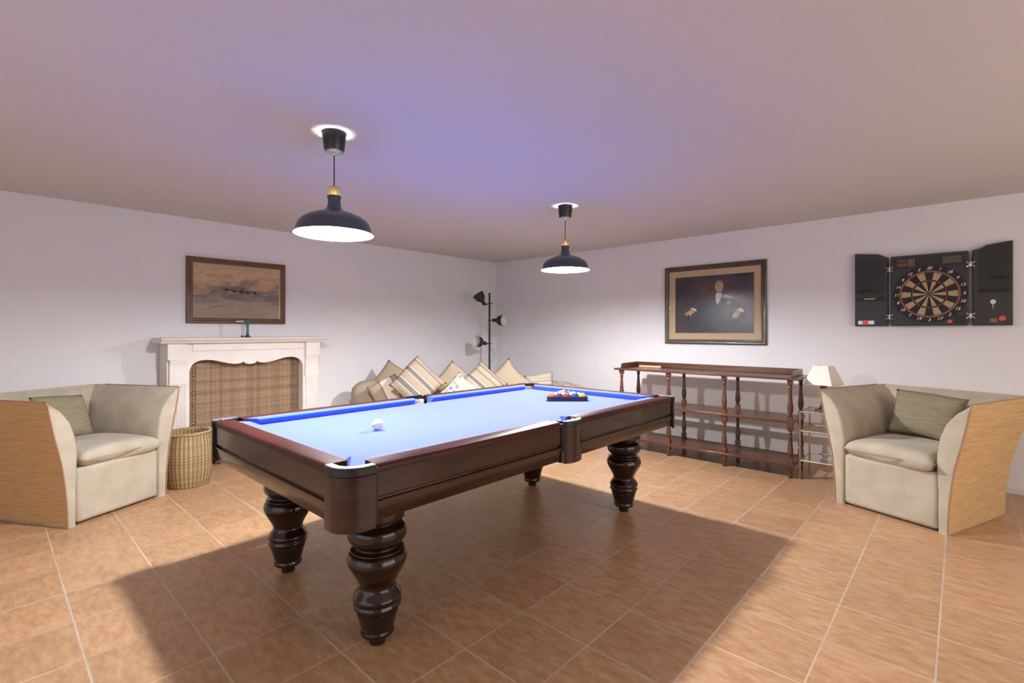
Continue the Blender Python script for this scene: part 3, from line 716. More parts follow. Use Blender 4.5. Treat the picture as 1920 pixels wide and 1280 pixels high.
def frame_bm(w, h, prof):
    """prof: list of (inset from outer edge, z)"""
    bm = BM(); rings = []
    for o, z in prof:
        a, b = w / 2 - o, h / 2 - o
        rings.append([bm.verts.new(p) for p in ((-a, -b, z), (a, -b, z), (a, b, z), (-a, b, z))])
    n = len(rings)
    for i in range(n):
        A = rings[i]; B = rings[(i + 1) % n]
        for k in range(4): bm.faces.new((A[k], A[(k + 1) % 4], B[(k + 1) % 4], B[k]))
    return bm
pl = wall_thing('framed_painting', 'framed painting of a four-engined aeroplane above clouds, hung over the mantel', 'painting', (1.773, WY, 1.704), 'left')
w, h = 0.935, 0.652
obj('frame', frame_bm(w, h, [(0, 0.002), (0, 0.022), (0.006, 0.034), (0.024, 0.036), (0.034, 0.024), (0.044, 0.026), (0.056, 0.018), (0.056, 0.002)]), M['framewood'], pl, bevel=0.002)
obj('slip', frame_bm(w - 0.112, h - 0.112, [(0, 0.004), (0, 0.017), (0.008, 0.014), (0.008, 0.004)]), M['gilt'], pl)
cv = obj('canvas', box(BM(), -w / 2 + 0.064, w / 2 - 0.064, -h / 2 + 0.064, h / 2 - 0.064, 0.004, 0.012), M['sky'], pl)
bm = BM(); z = 0.0125
prism(bm, [(-0.20, 0.045), (-0.13, 0.034), (0.0, 0.016), (0.13, 0.010), (0.27, 0.014), (0.13, 0.002), (0.0, 0.004), (-0.13, 0.022)], z, z + 0.001)
disc_poly(bm, (0.025, 0.008), 0.013, 0.028, z + .0002, 16)
prism(bm, [(0.02, 0.03), (0.025, 0.06), (0.03, 0.03)], z, z + 0.0012)
for ex, ey in ((-0.115, 0.016), (-0.045, 0.004), (0.085, -0.002), (0.155, -0.003)):
    disc_poly(bm, (ex, ey), 0.014, 0.013, z + .0002, 14)
    for s in (-1, 1): prism(bm, [(ex - 0.002, ey), (ex + 0.002, ey), (ex + 0.003 * s, ey + s * 0.026), (ex - 0.002, ey + s * 0.026)], z, z + 0.0008)
obj('painted_aeroplane', bm, M['planepaint'], cv)
obj('title_plaque', box(BM(), -0.035, 0.04, -h / 2 + 0.018, -h / 2 + 0.030, 0.030, 0.0375), M['plaque'], pl, bevel=0.002)

# ------------------------------------------------------------------ portrait on the right wall
pr = wall_thing('framed_portrait', 'dark portrait of a seated person in a suit, in an olive frame with beige mount', 'painting', (WX, 2.065, 1.607), 'right')
w, h = 1.125, 0.905
obj('frame', frame_bm(w, h, [(0, 0.002), (0, 0.026), (0.010, 0.034), (0.026, 0.030), (0.034, 0.020), (0.044, 0.022), (0.056, 0.016), (0.056, 0.002)]), M['frameolive'], pr, bevel=0.002)
iw, ih = w / 2 - 0.056, h / 2 - 0.056
obj('mount_board', frame_bm(iw * 2, ih * 2, [(0, 0.003), (0, 0.012), (0.068, 0.012), (0.070, 0.008), (0.070, 0.003)]), M['matboard'], pr)
pw, phh = iw - 0.070, ih - 0.070
cv = obj('picture', box(BM(), -pw, pw, -phh, phh, 0.003, 0.0085), M['portrait'], pr)
def layer(name, polys, m, z, parent=cv):
    bm = BM()
    for q in polys: prism(bm, q, z, z + 0.0006)
    return obj(name, bm, m, parent)
def oval(cx, cy, rx, ry, n=20, rot=0.0):
    return [(cx + rx * math.cos(2 * PI * i / n) * math.cos(rot) - ry * math.sin(2 * PI * i / n) * math.sin(rot), cy + rx * math.cos(2 * PI * i / n) * math.sin(rot) + ry * math.sin(2 * PI * i / n) * math.cos(rot)) for i in range(n)]
layer('painted_drape', [[(-0.17, 0.0), (-0.06, 0.06), (-0.06, 0.26), (-0.10, 0.24), (-0.14, 0.15)]], M['curtain'], 0.0088)
layer('painted_chair', [[(-0.28, -0.30), (-0.25, 0.02), (-0.18, 0.10), (0.30, 0.12), (0.36, 0.02), (0.38, -0.30)]], M['portrait'], 0.0089)
layer('painted_suit', [[(-0.27, -phh + 0.01), (-0.33, -0.16), (-0.30, -0.10), (-0.17, -0.02), (-0.06, 0.06), (0.02, 0.12), (0.12, 0.12), (0.22, 0.06), (0.34, -0.03), (0.37, -0.12), (0.31, -0.20), (0.36, -phh + 0.01)]], M['suit'], 0.0092)
layer('painted_shirt', [[(0.035, 0.125), (0.105, 0.125), (0.085, 0.04), (0.055, -0.01), (0.035, 0.03)]], M['paintwhite'], 0.0100)
layer('painted_pocket_square', [oval(0.175, 0.012, 0.028, 0.007, rot=0.2)], M['paintwhite'], 0.0100)
layer('painted_cuff', [oval(-0.215, -0.055, 0.036, 0.016, rot=-0.4)], M['paintwhite'], 0.0100)
layer('painted_cuff', [oval(0.305, -0.075, 0.034, 0.018, rot=-0.45)], M['paintwhite'], 0.0100)
layer('painted_hand', [[(-0.24, -0.045), (-0.205, -0.06), (-0.215, -0.095), (-0.25, -0.11), (-0.245, -0.135), (-0.262, -0.125), (-0.285, -0.105), (-0.30, -0.14), (-0.31, -0.11), (-0.325, -0.10), (-0.28, -0.075)]], M['paintskin'], 0.0104)
layer('painted_hand', [[(0.265, -0.06), (0.295, -0.085), (0.285, -0.125), (0.262, -0.165), (0.25, -0.15), (0.238, -0.17), (0.23, -0.15), (0.215, -0.165), (0.215, -0.135), (0.235, -0.10)]], M['paintskin'], 0.0104)
layer('painted_head', [oval(0.073, 0.190, 0.046, 0.062)], M['paintskin'], 0.0106)
layer('painted_hair', [[(0.028, 0.20), (0.03, 0.235), (0.05, 0.257), (0.075, 0.262), (0.10, 0.255), (0.117, 0.235), (0.118, 0.20), (0.108, 0.225), (0.08, 0.238), (0.045, 0.232)]], M['painthair'], 0.0109)

# ------------------------------------------------------------------ electronic dartboard cabinet
DZ = 0.07
db = wall_thing('dartboard_cabinet', 'black electronic dartboard cabinet with both doors open on the right wall', 'dartboard', (WX, 0.205, 1.62), 'right')
def shape(name, poly, z0, z1, m, parent, bevel=0.0): return obj(name, prism(BM(), poly, z0, z1), m, parent, bevel=bevel)
mx0, mx1, mb, mt = -0.262, 0.248, -0.272, 0.348
cb_ = shape('case', [(mx0, mb), (mx1, mb), (mx1, mt), (mx0, mt)], 0.0, DZ, M['cab'], db, bevel=0.008)
box_ = lambda x0, x1, y0, y1, z0, z1: box(BM(), x0, x1, y0, y1, z0, z1)
# doors, open flat, with raised shoulder outline
ld = shape('door', [(-0.53, mb), (-0.283, mb), (-0.283, 0.345), (-0.30, 0.355), (-0.355, 0.385), (-0.53, 0.405)], 0.0, 0.045, M['cab'], db, bevel=0.006)
shape('door_inset', [(-0.515, 0.02), (-0.315, 0.02), (-0.315, 0.30), (-0.36, 0.345), (-0.515, 0.362)], 0.0452, 0.0475, M['cab2'], ld)
shape('door_shelf', [(-0.52, -0.035), (-0.31, -0.035), (-0.31, -0.01), (-0.52, -0.01)], 0.045, 0.062, M['cab2'], ld, bevel=0.003)
shape('door_label', [(-0.455, -0.028), (-0.375, -0.028), (-0.375, -0.016), (-0.455, -0.016)], 0.0622, 0.0632, M['beigeseg'], ld)
bm = BM()
for k in range(5): box(bm, -0.50 + k * 0.022, -0.486 + k * 0.022, 0.045, 0.062, 0.0475, 0.062)
obj('dart_clips', bm, M['blackseg'], ld)
shape('sticker', [(-0.505, -0.255), (-0.385, -0.255), (-0.385, -0.222), (-0.505, -0.222)], 0.0452, 0.0465, M['silver'], ld)
bm = BM(); disc_poly(bm, (-0.45, -0.238), 0.024, 0.024, 0.0466, 20); obj('red_seal', bm, M['redbtn'], ld)
rd = shape('door', [(0.270, mb), (0.505, mb), (0.505, 0.405), (0.355, 0.385), (0.325, 0.365), (0.29, 0.355), (0.270, 0.352)], 0.0, 0.045, M['cab'], db, bevel=0.006)
shape('door_inset', [(0.31, 0.0), (0.495, 0.0), (0.495, 0.385), (0.365, 0.37), (0.31, 0.345)], 0.0452, 0.0472, M['cab2'], rd)
bm = BM()
for k in range(4): box(bm, 0.385 + k * 0.026, 0.400 + k * 0.026, 0.105, 0.125, 0.045, 0.058)
obj('dart_clips', bm, M['blackseg'], rd)
bm = BM()
for k in range(3): box(bm, 0.325 + k * 0.055, 0.362 + k * 0.055, 0.0, 0.022, 0.0472, 0.058)
obj('dart_clips', bm, M['blackseg'], rd)
bm = BM(); disc_poly(bm, (0.392, -0.08), 0.017, 0.019, 0.0455, 20); box(bm, 0.390, 0.394, -0.135, -0.10, 0.0455, 0.047); obj('dart_flight', bm, M['silver'], rd)
bm = BM(); disc_poly(bm, (0.445, -0.215), 0.021, 0.021, 0.0455, 20); obj('red_seal', bm, M['redbtn'], rd)
shape('sticker', [(0.375, -0.245), (0.415, -0.245), (0.415, -0.215), (0.375, -0.215)], 0.0452, 0.046, M['orangebtn'], rd)
# hinges
for hx in (-0.272, 0.259):
    for hy in (0.235, -0.19):
        bm = BM(); tube(bm, [(hx, hy - 0.022, 0.062), (hx, hy + 0.022, 0.062)], 0.006, 10)
        for s in (-1, 1):
            for q in (-1, 1): tube(bm, [(hx, hy, 0.064), (hx + s * 0.026, hy + q * 0.022, 0.071 if (s > 0) == (hx < 0) else 0.047)], 0.004, 8); 
        obj('hinge', bm, M['silver'], db, smooth=True)
# header displays
z = DZ + 0.0005
shape('header_panel', [(mx0 + 0.02, 0.235), (mx1 - 0.02, 0.235), (mx1 - 0.02, 0.325), (mx0 + 0.02, 0.325)], DZ, z + 0.001, M['cab2'], db)
shape('readout', [(-0.215, 0.29), (-0.15, 0.29), (-0.15, 0.315), (-0.215, 0.315)], z + 0.001, z + 0.003, M['lcdgreen'], db)
shape('readout', [(-0.215, 0.255), (-0.15, 0.255), (-0.15, 0.28), (-0.215, 0.28)], z + 0.001, z + 0.003, M['lcdred'], db)
bm = BM()
for i in range(3):
    for j in range(5): box(bm, -0.14 + i * 0.0155, -0.128 + i * 0.0155, 0.248 + j * 0.014, 0.258 + j * 0.014, z + 0.001, z + 0.004)
obj('button_block', bm, M['orangebtn'], db)
bm = BM()
for k in range(3): box(bm, 0.085, 0.205, 0.258 + k * 0.020, 0.272 + k * 0.020, z + 0.001, z + 0.003)
obj('score_readout', bm, M['lcdolive'], db)
bm = BM()
for i in range(3):
    for j in range(4): box(bm, 0.165 + i * 0.024, 0.181 + i * 0.024, -0.25 + j * 0.017, -0.238 + j * 0.017, DZ, DZ + 0.004)
obj('keypad', bm, M['blackseg'], db)
bm = BM(); disc_poly(bm, (0.132, -0.236), 0.016, 0.015, DZ, 20, h=0.004); obj('red_button', bm, M['redbtn'], db)
# board
R1 = 0.198
bm = BM(); disc_poly(bm, (0, 0), 0.246, 0.246, DZ, 64, h=0.006); brd = obj('number_ring', bm, M['blackseg'], db)
def ring(bm, r0, r1, a0, a1, z0, z1, mi, n=4):
    pts = [(r1 * math.cos(a0 + (a1 - a0) * i / n), r1 * math.sin(a0 + (a1 - a0) * i / n)) for i in range(n + 1)]
    pts += [(r0 * math.cos(a1 - (a1 - a0) * i / n), r0 * math.sin(a1 - (a1 - a0) * i / n)) for i in range(n + 1)]
    prism(bm, pts, z0, z1, 'z', mi)
bm = BM(); z0 = DZ + 0.006; z1 = DZ + 0.010
for k in range(20):
    a0 = PI / 2 - (k + 0.5) * 2 * PI / 20; a1 = a0 + 2 * PI / 20
    dk = 1 if k % 2 == 0 else 0
    ring(bm, 0.018, 0.110, a0 + 0.01, a1 - 0.01, z0, z1, dk)
    ring(bm, 0.122, 0.182, a0 + 0.01, a1 - 0.01, z0, z1, dk)
    ring(bm, 0.112, 0.120, a0 + 0.01, a1 - 0.01, z0, z1, 2 if dk else 1)
    ring(bm, 0.184, 0.192, a0 + 0.01, a1 - 0.01, z0, z1, 2 if dk else 3)
obj('scoring_segments', bm, [M['beigeseg'], M['blackseg'], M['redring'], M['tanring']], brd)
bm = BM(); ring(bm, 0.193, 0.200, 0, 2 * PI * 0.9999, z0, z1 + 0.002, 0, n=60); obj('outer_wire', bm, M['tanring'], brd)
bm = BM(); lathe(bm, [(0.016, z0), (0.016, z1 + 0.001), (0.007, z1 + 0.002)], seg=20); obj('bullseye', bm, M['lcdgreen'], brd)
def text_mesh(items, m, parent, name, z):
    deps = None; bm = BM()
    for s, x, y, size, rot in items:
        cu_ = bpy.data.curves.new('txt', 'FONT'); cu_.body = s; cu_.size = size; cu_.align_x = 'CENTER'; cu_.align_y = 'CENTER'; cu_.extrude = 0.0004; cu_.shear = 0.3; cu_.offset = 0.0006
        to = bpy.data.objects.new('txt', cu_); COL.objects.link(to)
        deps = bpy.context.evaluated_depsgraph_get(); deps.update()
        me = bpy.data.meshes.new_from_object(to.evaluated_get(deps))
        me.transform(Matrix.Translation((x, y, z)) @ Matrix.Rotation(rot, 4, 'Z'))
        bm.from_mesh(me)
        bpy.data.objects.remove(to); bpy.data.curves.remove(cu_); bpy.data.meshes.remove(me)
    return obj(name, bm, m, parent)
seq = [20, 1, 18, 4, 13, 6, 10, 15, 2, 17, 3, 19, 7, 16, 8, 11, 14, 9, 12, 5]
text_mesh([(str(s), 0.222 * math.sin(2 * PI * k / 20), 0.222 * math.cos(2 * PI * k / 20), 0.034, 0) for k, s in enumerate(seq)], M['numwhite'], brd, 'numerals', DZ + 0.0065)

# ------------------------------------------------------------------ turned-post shelf unit by the right wall
sh = thing('shelf_unit', 'long walnut three-tier shelf unit with turned posts against the right wall', 'shelf unit', (4.84, 1.96, 0))
SXF, SXB = 0.0, 0.385
ys = [1.115 - 1.96, 1.683 - 1.96, 2.248 - 1.96, 2.80 - 1.96]
def post_bm(x, y):
    bm = BM()
    def sec(z0, z1, flip=False):
        L = z1 - z0
        prof = [(.016, 0), (.016, .02), (.021, .035), (.021, .05), (.014, .07), (.020, .11), (.0235, .20), (.0235, .30), (.019, .45), (.014, .72), (.013, .84), (.018, .87), (.018, .90), (.014, .93), (.020, .97), (.020, 1.0)]
        lathe(bm, [(r_, z0 + t_ * L) for r_, t_ in smooth_prof(prof, 2)], (x, y, 0), 18)
    def blk(z0, z1): box(bm, x - .021, x + .021, y - .021, y + .021, z0, z1)
    lathe(bm, [(.013, 0), (.017, .004), (.019, .02), (.017, .035), (.013, .045), (.020, .058), (.020, .066)], (x, y, 0), 18)
    blk(.066, .185); sec(.185, .425); blk(.425, .545); sec(.545, .835); blk(.835, .868)
    return bm
for y in ys:
    for x in (SXF, SXB): obj('post', post_bm(x, y), M['walnut'], sh, smooth=True, autosmooth=40)
y0, y1 = ys[0], ys[-1]
obj('top_board', box(BM(), SXF - 0.045, SXB + 0.04, y0 - 0.075, y1 + 0.075, 0.869, 0.889), M['walnut'], sh, bevel=0.004)
for zz in (0.484, 0.105):
    obj('shelf', box(BM(), SXF - 0.028, SXB + 0.03, y0 - 0.03, y1 + 0.03, zz, zz + 0.024), M['walnut'], sh, bevel=0.004)
bm = BM(); gx0, gx1, gy0, gy1 = SXF + 0.012, SXB + 0.02, y0 - 0.012, y1 + 0.02
box(bm, gx1 - 0.014, gx1, gy0, gy1, 0.8892, 0.945); 
obj('back_gallery', bm, M['walnut'], sh, bevel=0.003)
for yy in (gy0, gy1 - 0.014):
    obj('side_gallery', prism(BM(), [(gx0, 0.8892), (gx1 - 0.0145, 0.8892), (gx1 - 0.0145, 0.945), (gx0 + 0.04, 0.943), (gx0 + 0.01, 0.932), (gx0, 0.915)], yy, yy + 0.014, 'y'), M['walnut'], sh, bevel=0.002)
bt = obj('wooden_strip', box(BM(), -0.02, 0.02, -0.13, 0.13, 0, 0.022), M['paleWood'], bevel=0.004, loc=(5.13, 2.60, 0.8895))
tag(bt, 'pale wooden strip lying at the far left on top of the shelf unit', 'wood strip')
bt.rotation_euler = (0, 0, 0.06)

# ------------------------------------------------------------------ brass side table and lamp
sx0, sx1, sy0, sy1 = 4.865, 5.235, 0.62, 1.045
sd = thing('brass_side_table', 'slim brass side table with glass tops between shelf unit and right armchair', 'side table', (sx0, sy1, 0))
def S2(bm): bmesh.ops.translate(bm, verts=bm.verts[:], vec=(-sx0, -sy1, 0)); return bm
for x in (sx0, sx1):
    for y in (sy0, sy1): obj('leg', S2(tube(BM(), [(x, y, 0), (x, y, 0.60)], 0.008, 8)), M['palebrass'], sd, smooth=True)
for zz in (0.592, 0.425, 0.165):
    f = obj('shelf_frame', S2(tube(BM(), [(sx0, sy0, zz), (sx1, sy0, zz), (sx1, sy1, zz), (sx0, sy1, zz)], 0.006, 6, closed=True)), M['palebrass'], sd)
    if zz > 0.5:
        obj('glass_top', S2(box(BM(), sx0 + 0.007, sx1 - 0.007, sy0 + 0.007, sy1 - 0.007, zz - 0.003, zz + 0.004)), M['clear'], f)
tl = thing('table_lamp', 'small table lamp with tapered ivory shade and bronze column on the brass table', 'lamp', (5.05, 0.90, 0.597))
obj('base', prism(BM(), [(-.06, -.06), (.06, -.06), (.06, .06), (-.06, .06)], 0, 0.012), M['bronze'], tl, bevel=0.003)
obj('column', lathe(BM(), smooth_prof([(.045, .012), (.035, .022), (.025, .045), (.022, .06), (.018, .14), (.016, .185), (.018, .19), (.024, .20), (.026, .215), (.018, .225), (.020, .235), (.006, .245), (.006, .30)], 2), seg=24), M['bronze'], tl, smooth=True)
bm = BM()
a0, a1 = 0.118, 0.058
v0 = [bm.verts.new(p) for p in ((-a0, -a0, .232), (a0, -a0, .232), (a0, a0, .232), (-a0, a0, .232))]
v1 = [bm.verts.new(p) for p in ((-a1, -a1, .40), (a1, -a1, .40), (a1, a1, .40), (-a1, a1, .40))]
for i in range(4): bm.faces.new((v0[i], v0[(i + 1) % 4], v1[(i + 1) % 4], v1[i]))
shd = obj('lamp_shade', bm, M['shade'], tl)
shd.rotation_euler = (0, 0, math.radians(-14))
sm = shd.modifiers.new('solid', 'SOLIDIFY'); sm.thickness = 0.003
obj('shade_carrier', tube(BM(), [(-0.05, 0, .39), (0, 0, .30), (0.05, 0, .39)], 0.002, 6), M['brass'], tl)

# ------------------------------------------------------------------ armchairs
CW, CD, CH = 0.68, 0.79, 0.845
OUT = smooth_prof([(0.0, 0.0), (0.004, 0.12), (0.010, 0.22), (0.028, 0.38), (0.050, 0.50), (0.075, 0.61), (0.100, 0.74), (0.118, CH)], 3)
THK = [(0.0, 0.05), (0.25, 0.062), (0.38, 0.085), (0.50, 0.108), (0.61, 0.118), (0.70, 0.106), (0.77, 0.072), (0.82, 0.028), (0.845, 0.006)]
def thk(z):
    for (a, ta), (b, tb) in zip(THK, THK[1:]):
        if z <= b: 
            t = (z - a) / (b - a); return ta + (tb - ta) * t
    return THK[-1][1]
def shell_part(stations, zlist=None):
    """stations: list of (base x, base y, outward x, outward y)"""
    bm = BM(); loops = []
    for st_ in stations:
        bx, by, ox, oy = st_[:4]; sh_ = st_[4] if len(st_) > 4 else 0.0
        outer = []; inner = []
        for o, z in OUT:
            t_ = thk(z); q = min(sh_, t_ * 0.45); zz = min(z, CH - sh_)
            outer.append((bx + ox * (o - q * 0.15), by + oy * (o - q * 0.15), zz))
            inner.append((bx + ox * (o - t_ + q), by + oy * (o - t_ + q), zz - (0.006 if z > 0.8 else 0)))
        loops.append([bm.verts.new(p) for p in outer + inner[::-1]])
    n = len(loops[0])
    for A, B in zip(loops, loops[1:]):
        for i in range(n): bm.faces.new((A[i], A[(i + 1) % n], B[(i + 1) % n], B[i]))
    bm.faces.new(loops[0]); bm.faces.new(loops[-1])
    return bm
def cover_part(stations, z0=0.012):
    bm = BM(); R0 = []; R1_ = []
    for bx, by, ox, oy in stations:
        R0.append([bm.verts.new((bx + ox * (o + 0.001), by + oy * (o + 0.001), max(z, z0))) for o, z in OUT])
        R1_.append([bm.verts.new((bx + ox * (o + 0.006), by + oy * (o + 0.006), max(z, z0) + (0.002 if z > 0.84 else 0))) for o, z in OUT])
    n = len(OUT)
    for R in (R0, R1_):
        for A, B in zip(R, R[1:]):
            for i in range(n - 1): bm.faces.new((A[i], A[i + 1], B[i + 1], B[i]))
    for k in (0, -1):
        for i in range(n - 1): bm.faces.new((R0[k][i], R0[k][i + 1], R1_[k][i + 1], R1_[k][i]))
    for i in (0, n - 1):
        for k in range(len(R0) - 1): bm.faces.new((R0[k][i], R0[k + 1][i], R1_[k + 1][i], R1_[k][i]))
    return bm
def armchair(label, loc, rz):
    t = thing('armchair', label, 'armchair', loc, rz, 'beige armchairs')
    hwc = CW / 2
    FL = (-hwc, 0, -1, 0); BL = (-hwc, CD, -1, 0.95); BR_ = (hwc, CD, 1, 0.95); FR = (hwc, 0, 1, 0)
    def lerp(a, b, k): return tuple(x + (y - x) * k for x, y in zip(a, b))
    for nm, A, B in (('left', FL, BL), ('right', FR, BR_)):
        st_ = [(A[0], A[1] + yy, A[2], A[3], q) for yy, q in ((0.0, 0.016), (0.003, 0.009), (0.009, 0.003), (0.018, 0.0))] + [lerp(A, B, k) for k in (0.3, 0.6, 0.9)] + [B]
        o = obj('arm', shell_part(st_), M['suede'], t, smooth=True, autosmooth=50)
        cvp = obj('raffia_panel', cover_part([A, lerp(A, B, .5), B]), M['raffia'], o)
        pp = [(A[0] + A[2] * (q + 0.004), -0.001, max(z, .012)) for q, z in OUT]
        pp += [(B[0] * 1.0 + B[2] * (OUT[-1][0] + .002) * 1.0, y, CH + .002) if False else (A[0] + A[2] * (OUT[-1][0] + .003), y, CH + .003) for y in (0.03, 0.2, 0.4, 0.6, CD)]
        obj('piping', tube(BM(), pp, 0.0042, 6), M['piping'], o, smooth=True)
    o = obj('backrest', shell_part([BL, lerp(BL, BR_, .06), lerp(BL, BR_, .5), lerp(BL, BR_, .94), BR_]), M['suede'], t, smooth=True, autosmooth=50)
    obj('raffia_panel', cover_part([BL, lerp(BL, BR_, .5), BR_]), M['raffia'], o)
    fb = BM(); box(fb, -hwc + 0.052, hwc - 0.052, 0.006, CD - 0.07, 0.012, 0.385)
    obj('seat_base', fb, M['suede'], t, bevel=0.028, bseg=4)
    # seat cushion lying flat
    bm = pillow_bm(0.545, 0.62, 0.135, 26, 0.02, 3, 0.0, 9, 0.45)
    bmesh.ops.rotate(bm, verts=bm.verts[:], cent=(0, 0, 0), matrix=Matrix.Rotation(PI / 2, 3, 'X'))
    sc_ = obj('seat_cushion', bm, M['suede'], t, smooth=True, autosmooth=180); sc_.location = (0, 0.275, 0.435)
    s_ = tube(BM(), [(x, z, y) for x, y, z in pillow_seam(0.548, 0.624, 0.02, 10, 3)], 0.0045, 6, closed=True)
    obj('cushion_piping', s_, M['suedepipe'], sc_, smooth=True)
    for fx_ in (-hwc + 0.05, hwc - 0.05):
        for fy_ in (0.06, CD - 0.06): obj('foot', box(BM(), fx_ - 0.02, fx_ + 0.02, fy_ - 0.02, fy_ + 0.02, 0.0, 0.02), M['black'], t)
    return t
arm_r = armchair('beige suede tub armchair with bright raffia side, right of the brass table', (4.27, 0.385, 0), math.radians(-111))
arm_l = dup(arm_r, (0.665, 4.475, 0), math.radians(28.5), 'beige suede tub armchair in front of the fireplace, beside the rush basket')
def chair_pillow(label, chair, px, py, pz, tilt, roll, w, h, yaw=0.0):
    bm = pillow_bm(w, h, 0.13, 20, 0.08, 5)
    o = obj('throw_pillow', bm, M['greenpillow'], None, smooth=True, autosmooth=180)
    cm = Matrix.Translation(chair.location) @ Matrix.Rotation(chair.rotation_euler.z, 4, 'Z')
    o.matrix_world = cm @ Matrix.Translation((px, py, pz)) @ Matrix.Rotation(yaw, 4, 'Z') @ Matrix.Rotation(tilt, 4, 'X') @ Matrix.Rotation(roll, 4, 'Y')
    tag(o, label, 'pillow', 'grey-green armchair pillows'); return o
chair_pillow('grey-green ribbed throw pillow propped in the right armchair', arm_r, -0.03, 0.595, 0.66, math.radians(-20), math.radians(3), 0.46, 0.36)
chair_pillow('grey-green ribbed throw pillow propped in the armchair by the fireplace', arm_l, 0.0, 0.57, 0.648, math.radians(-20), math.radians(4), 0.42, 0.36, 0.25)

# ------------------------------------------------------------------ rush basket
bk = thing('rush_basket', 'tall round woven rush basket on the tiles beside the left armchair', 'basket', (1.165, 4.835, 0))
prof = smooth_prof([(.148, 0), (.160, .02), (.178, .12), (.184, .22), (.182, .32), (.174, .40), (.168, .445), (.172, .46)], 3)
bm = BM(); prof = [(a, b * 0.965) for a, b in prof]; lathe(bm, prof, seg=56, cap=False); lathe(bm, [(r_ - 0.010, z_ + 0.002) for r_, z_ in prof], seg=56, cap=False)
obj('woven_wall', bm, M['basket'], bk, smooth=True, autosmooth=180)
obj('base', lathe(BM(), [(.147, 0.001), (.147, 0.008)], seg=40), M['straw'], bk)
bm = BM()
for kk in range(2):
    tube(bm, [((.167 + 0.006 * math.sin(a * 22 + kk * PI)) * math.cos(a), (.167 + 0.006 * math.sin(a * 22 + kk * PI)) * math.sin(a), .446 + 0.007 * math.cos(a * 22 + kk * PI)) for a in [2 * PI * i / 180 for i in range(180)]], 0.007, 6, closed=True)
obj('plaited_rim', bm, M['straw'], bk, smooth=True)

# ------------------------------------------------------------------ corner sofa and cushions
sf = thing('corner_sofa', 'low curved ribbed sofa in the far corner, mostly hidden behind the pool table', 'sofa', (4.3, 4.3, 0))
path = smooth_prof([(2.92, 5.24), (3.45, 5.34), (4.18, 5.14), (4.68, 4.64), (5.02, 4.02), (5.16, 3.40)], 5)
def sweep_path(prof, name, m, smooth=True, ends=True):
    bm = BM(); L = []; n = len(path)
    for i, p in enumerate(path):
        a = Vector(path[max(i - 1, 0)]); b = Vector(path[min(i + 1, n - 1)]); t_ = (b - a).normalized(); inn = Vector((t_.y, -t_.x))
        k = 1.0
        e = min(i, n - 1 - i)
        if ends and e < 4: k = (0.55, 0.78, 0.9, 0.97)[e]
        L.append([bm.verts.new((p[0] + inn.x * o - 4.3, p[1] + inn.y * o - 4.3, z0 + (z - z0) * k)) for o, z in prof for z0 in (0.38,)])
    m_ = len(prof)
    for A, B in zip(L, L[1:]):
        for i in range(m_): bm.faces.new((A[i], A[(i + 1) % m_], B[(i + 1) % m_], B[i]))
    bm.faces.new(L[0]); bm.faces.new(L[-1])
    return obj(name, bm, m, sf, smooth=smooth, autosmooth=60)
sweep_path([(0.0, 0.0), (1.00, 0.0), (1.00, 0.26), (0.0, 0.26)], 'base', M['c_plain'], ends=False)
sweep_path([(0.13, 0.262), (1.02, 0.262), (1.04, 0.30), (1.03, 0.36), (0.98, 0.385), (0.13, 0.385)], 'seat_pad', M['sofa'], ends=False)
sweep_path([(-0.06, 0.262), (0.12, 0.262), (0.125, 0.47), (0.11, 0.61), (0.05, 0.66), (-0.02, 0.64), (-0.06, 0.54)], 'backrest', M['sofa'])

FWD = Vector((math.cos(YAW), math.sin(YAW), 0)); RGT = Vector((math.sin(YAW), -math.cos(YAW), 0))
def sofa_cushion(x, y, z, w, h, t, roll, tilt, turn, m, label, seed, pinch=0.08):
    """faces the middle of the room; roll turns it in its own plane"""
    o = obj('sofa_cushion', pillow_bm(w, h, t, 18, pinch if seed != 11 else 0.0, seed, 0.8 if seed == 11 else 0.0), m, None, smooth=True, autosmooth=180)
    face = math.atan2(y - 0.2, x - 0.2) - PI / 2 + math.radians(turn)
    o.matrix_world = Matrix.Translation((x, y, z)) @ Matrix.Rotation(face, 4, 'Z') @ Matrix.Rotation(math.radians(-tilt), 4, 'X') @ Matrix.Rotation(math.radians(roll), 4, 'Y')
    tag(o, label, 'cushion', 'cushions on the corner sofa'); return o
CUSH = [  # x, y, z, w, h, t, roll, tilt, turn, material, label
 (3.055, 5.091, 0.518, .42, .42, .24, -14, 14, 8, 'c_rib', 'rounded grey-beige ribbed cushion at the far left end of the sofa'),
 (3.344, 5.044, 0.668, .46, .42, .14, 38, 16, 0, 'c_plain2', 'plain tan cushion behind the white-panelled one, left end of sofa'),
 (3.068, 4.754, 0.609, .36, .32, .11, -24, 16, 4, 'c_panel', 'small tan cushion with a white panel, leaning over the ribbed cushion'),
 (3.192, 4.354, 0.730, .45, .45, .14, -45, 18, 0, 'c_stripe', 'large linen cushion with wide grey stripes standing on its corner'),
 (3.815, 4.490, 0.665, .42, .42, .13, 43, 14, 0, 'c_plain', 'plain beige cushion with a sharp corner up behind the patchwork one'),
 (3.640, 4.164, 0.618, .34, .34, .10, 42, 22, 0, 'c_print', 'white patchwork-print cushion with dark and yellow squares'),
 (3.977, 4.168, 0.669, .43, .43, .14, -48, 18, 0, 'c_stripe2', 'cream cushion with thin grey stripes, right of the patchwork one'),
 (4.333, 4.078, 0.667, .44, .44, .13, 47, 12, 0, 'c_plain', 'plain beige cushion standing on its corner right of the lamp pole'),
 (4.676, 3.855, 0.630, .36, .30, .14, -6, 20, 0, 'c_light', 'low cream cushion with fine stripes at the right end of the sofa'),
]
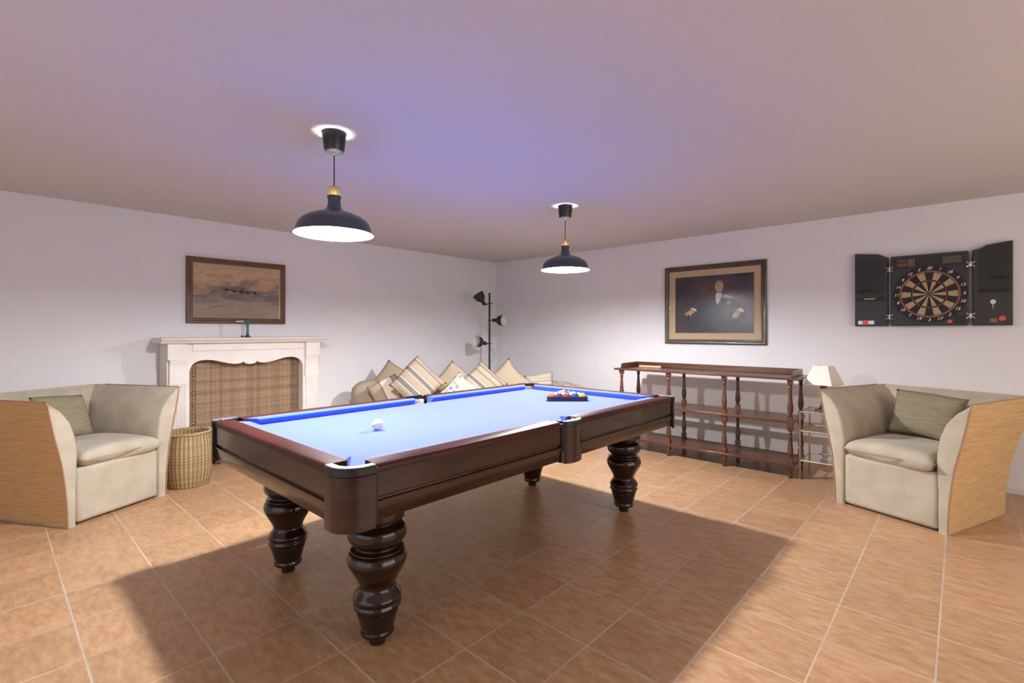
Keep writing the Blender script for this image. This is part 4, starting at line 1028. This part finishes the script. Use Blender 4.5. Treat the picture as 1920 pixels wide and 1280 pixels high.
for i, (x, y, z, w, h, t_, roll, tilt, turn, mk, lb) in enumerate(CUSH):
    sofa_cushion(x, y, z, w, h, t_, roll, tilt, turn, M[mk], lb, 11 + i)

# ------------------------------------------------------------------ three-headed floor lamp
fl = thing('floor_lamp', 'black floor lamp with three spot heads standing in the corner behind the sofa', 'lamp', (4.92, 4.992, 0))
obj('base', lathe(BM(), smooth_prof([(.14, 0), (.142, .012), (.13, .022), (.03, .028), (.02, .04), (.012, .05)], 2), seg=36), M['lampblack'], fl, smooth=True)
obj('pole', tube(BM(), [(0, 0, 0.04), (0, 0, 1.855)], 0.0145, 14), M['lampblack'], fl, smooth=True)
def head(zc, start, direction):
    """start: mount offset, direction the spot points (local)"""
    dv = Vector(direction).normalized(); q = Vector((0, 0, 1)).rotation_difference(dv).to_matrix().to_4x4()
    s0 = Vector(start)
    arm = obj('head_bracket', tube(BM(), [(-s0.x * .6, -s0.y * .6, zc), (0, 0, zc), (s0.x, s0.y, zc + s0.z)], 0.008, 8), M['lampblack'], fl, smooth=True)
    mt_ = Matrix.Translation((s0.x, s0.y, zc + s0.z)) @ q
    prof = smooth_prof([(.014, -.01), (.024, 0), (.028, .025), (.025, .045), (.040, .07), (.066, .10), (.076, .14), (.086, .178)], 3)
    bm = BM(); lathe(bm, prof, seg=32, cap=False, mtx=mt_); bm2 = bm
    hd = obj('lamp_head', bm, M['lampblack'], fl, smooth=True)
    bm = BM(); lathe(bm, [(max(r_ - .003, .002), z_ + .001) for r_, z_ in prof], seg=32, cap=False, mtx=mt_)
    obj('reflector', bm, M['lampwhite'], hd, smooth=True)
    bm = BM(); lathe(bm, [(.02, .05), (.028, .09), (.026, .12), (.012, .14)], seg=20, mtx=mt_)
    obj('spot_bulb', bm, M['lampwhite'], hd, smooth=True)
r3 = RGT
head(1.70, (-r3 * 0.07 + Vector((0, 0, -0.015)))[:], (-r3 * 0.55 + Vector((0, 0, 0.85)) + FWD * 0.15)[:])
head(1.46, (r3 * 0.05)[:], (r3 * 0.93 - FWD * 0.5 + Vector((0, 0, -0.03)))[:])
head(1.125, (-r3 * 0.05)[:], (-r3 * 0.85 - FWD * 0.72 + Vector((0, 0, 0.22)))[:])
pts = [r3 * (0.012 + 0.062 * math.sin(PI * k / 12) ** 0.8) + Vector((0, 0, 1.06 - 0.20 * k / 12)) for k in range(13)]
obj('cable', tube(BM(), pts, 0.003, 6), M['lampblack'], fl, smooth=True)
bm = BM()
for zz in (1.35, 1.30): lathe(bm, [(.014, zz), (.014, zz + .02)], seg=12)
obj('pole_clip', bm, M['lampblack'], fl)
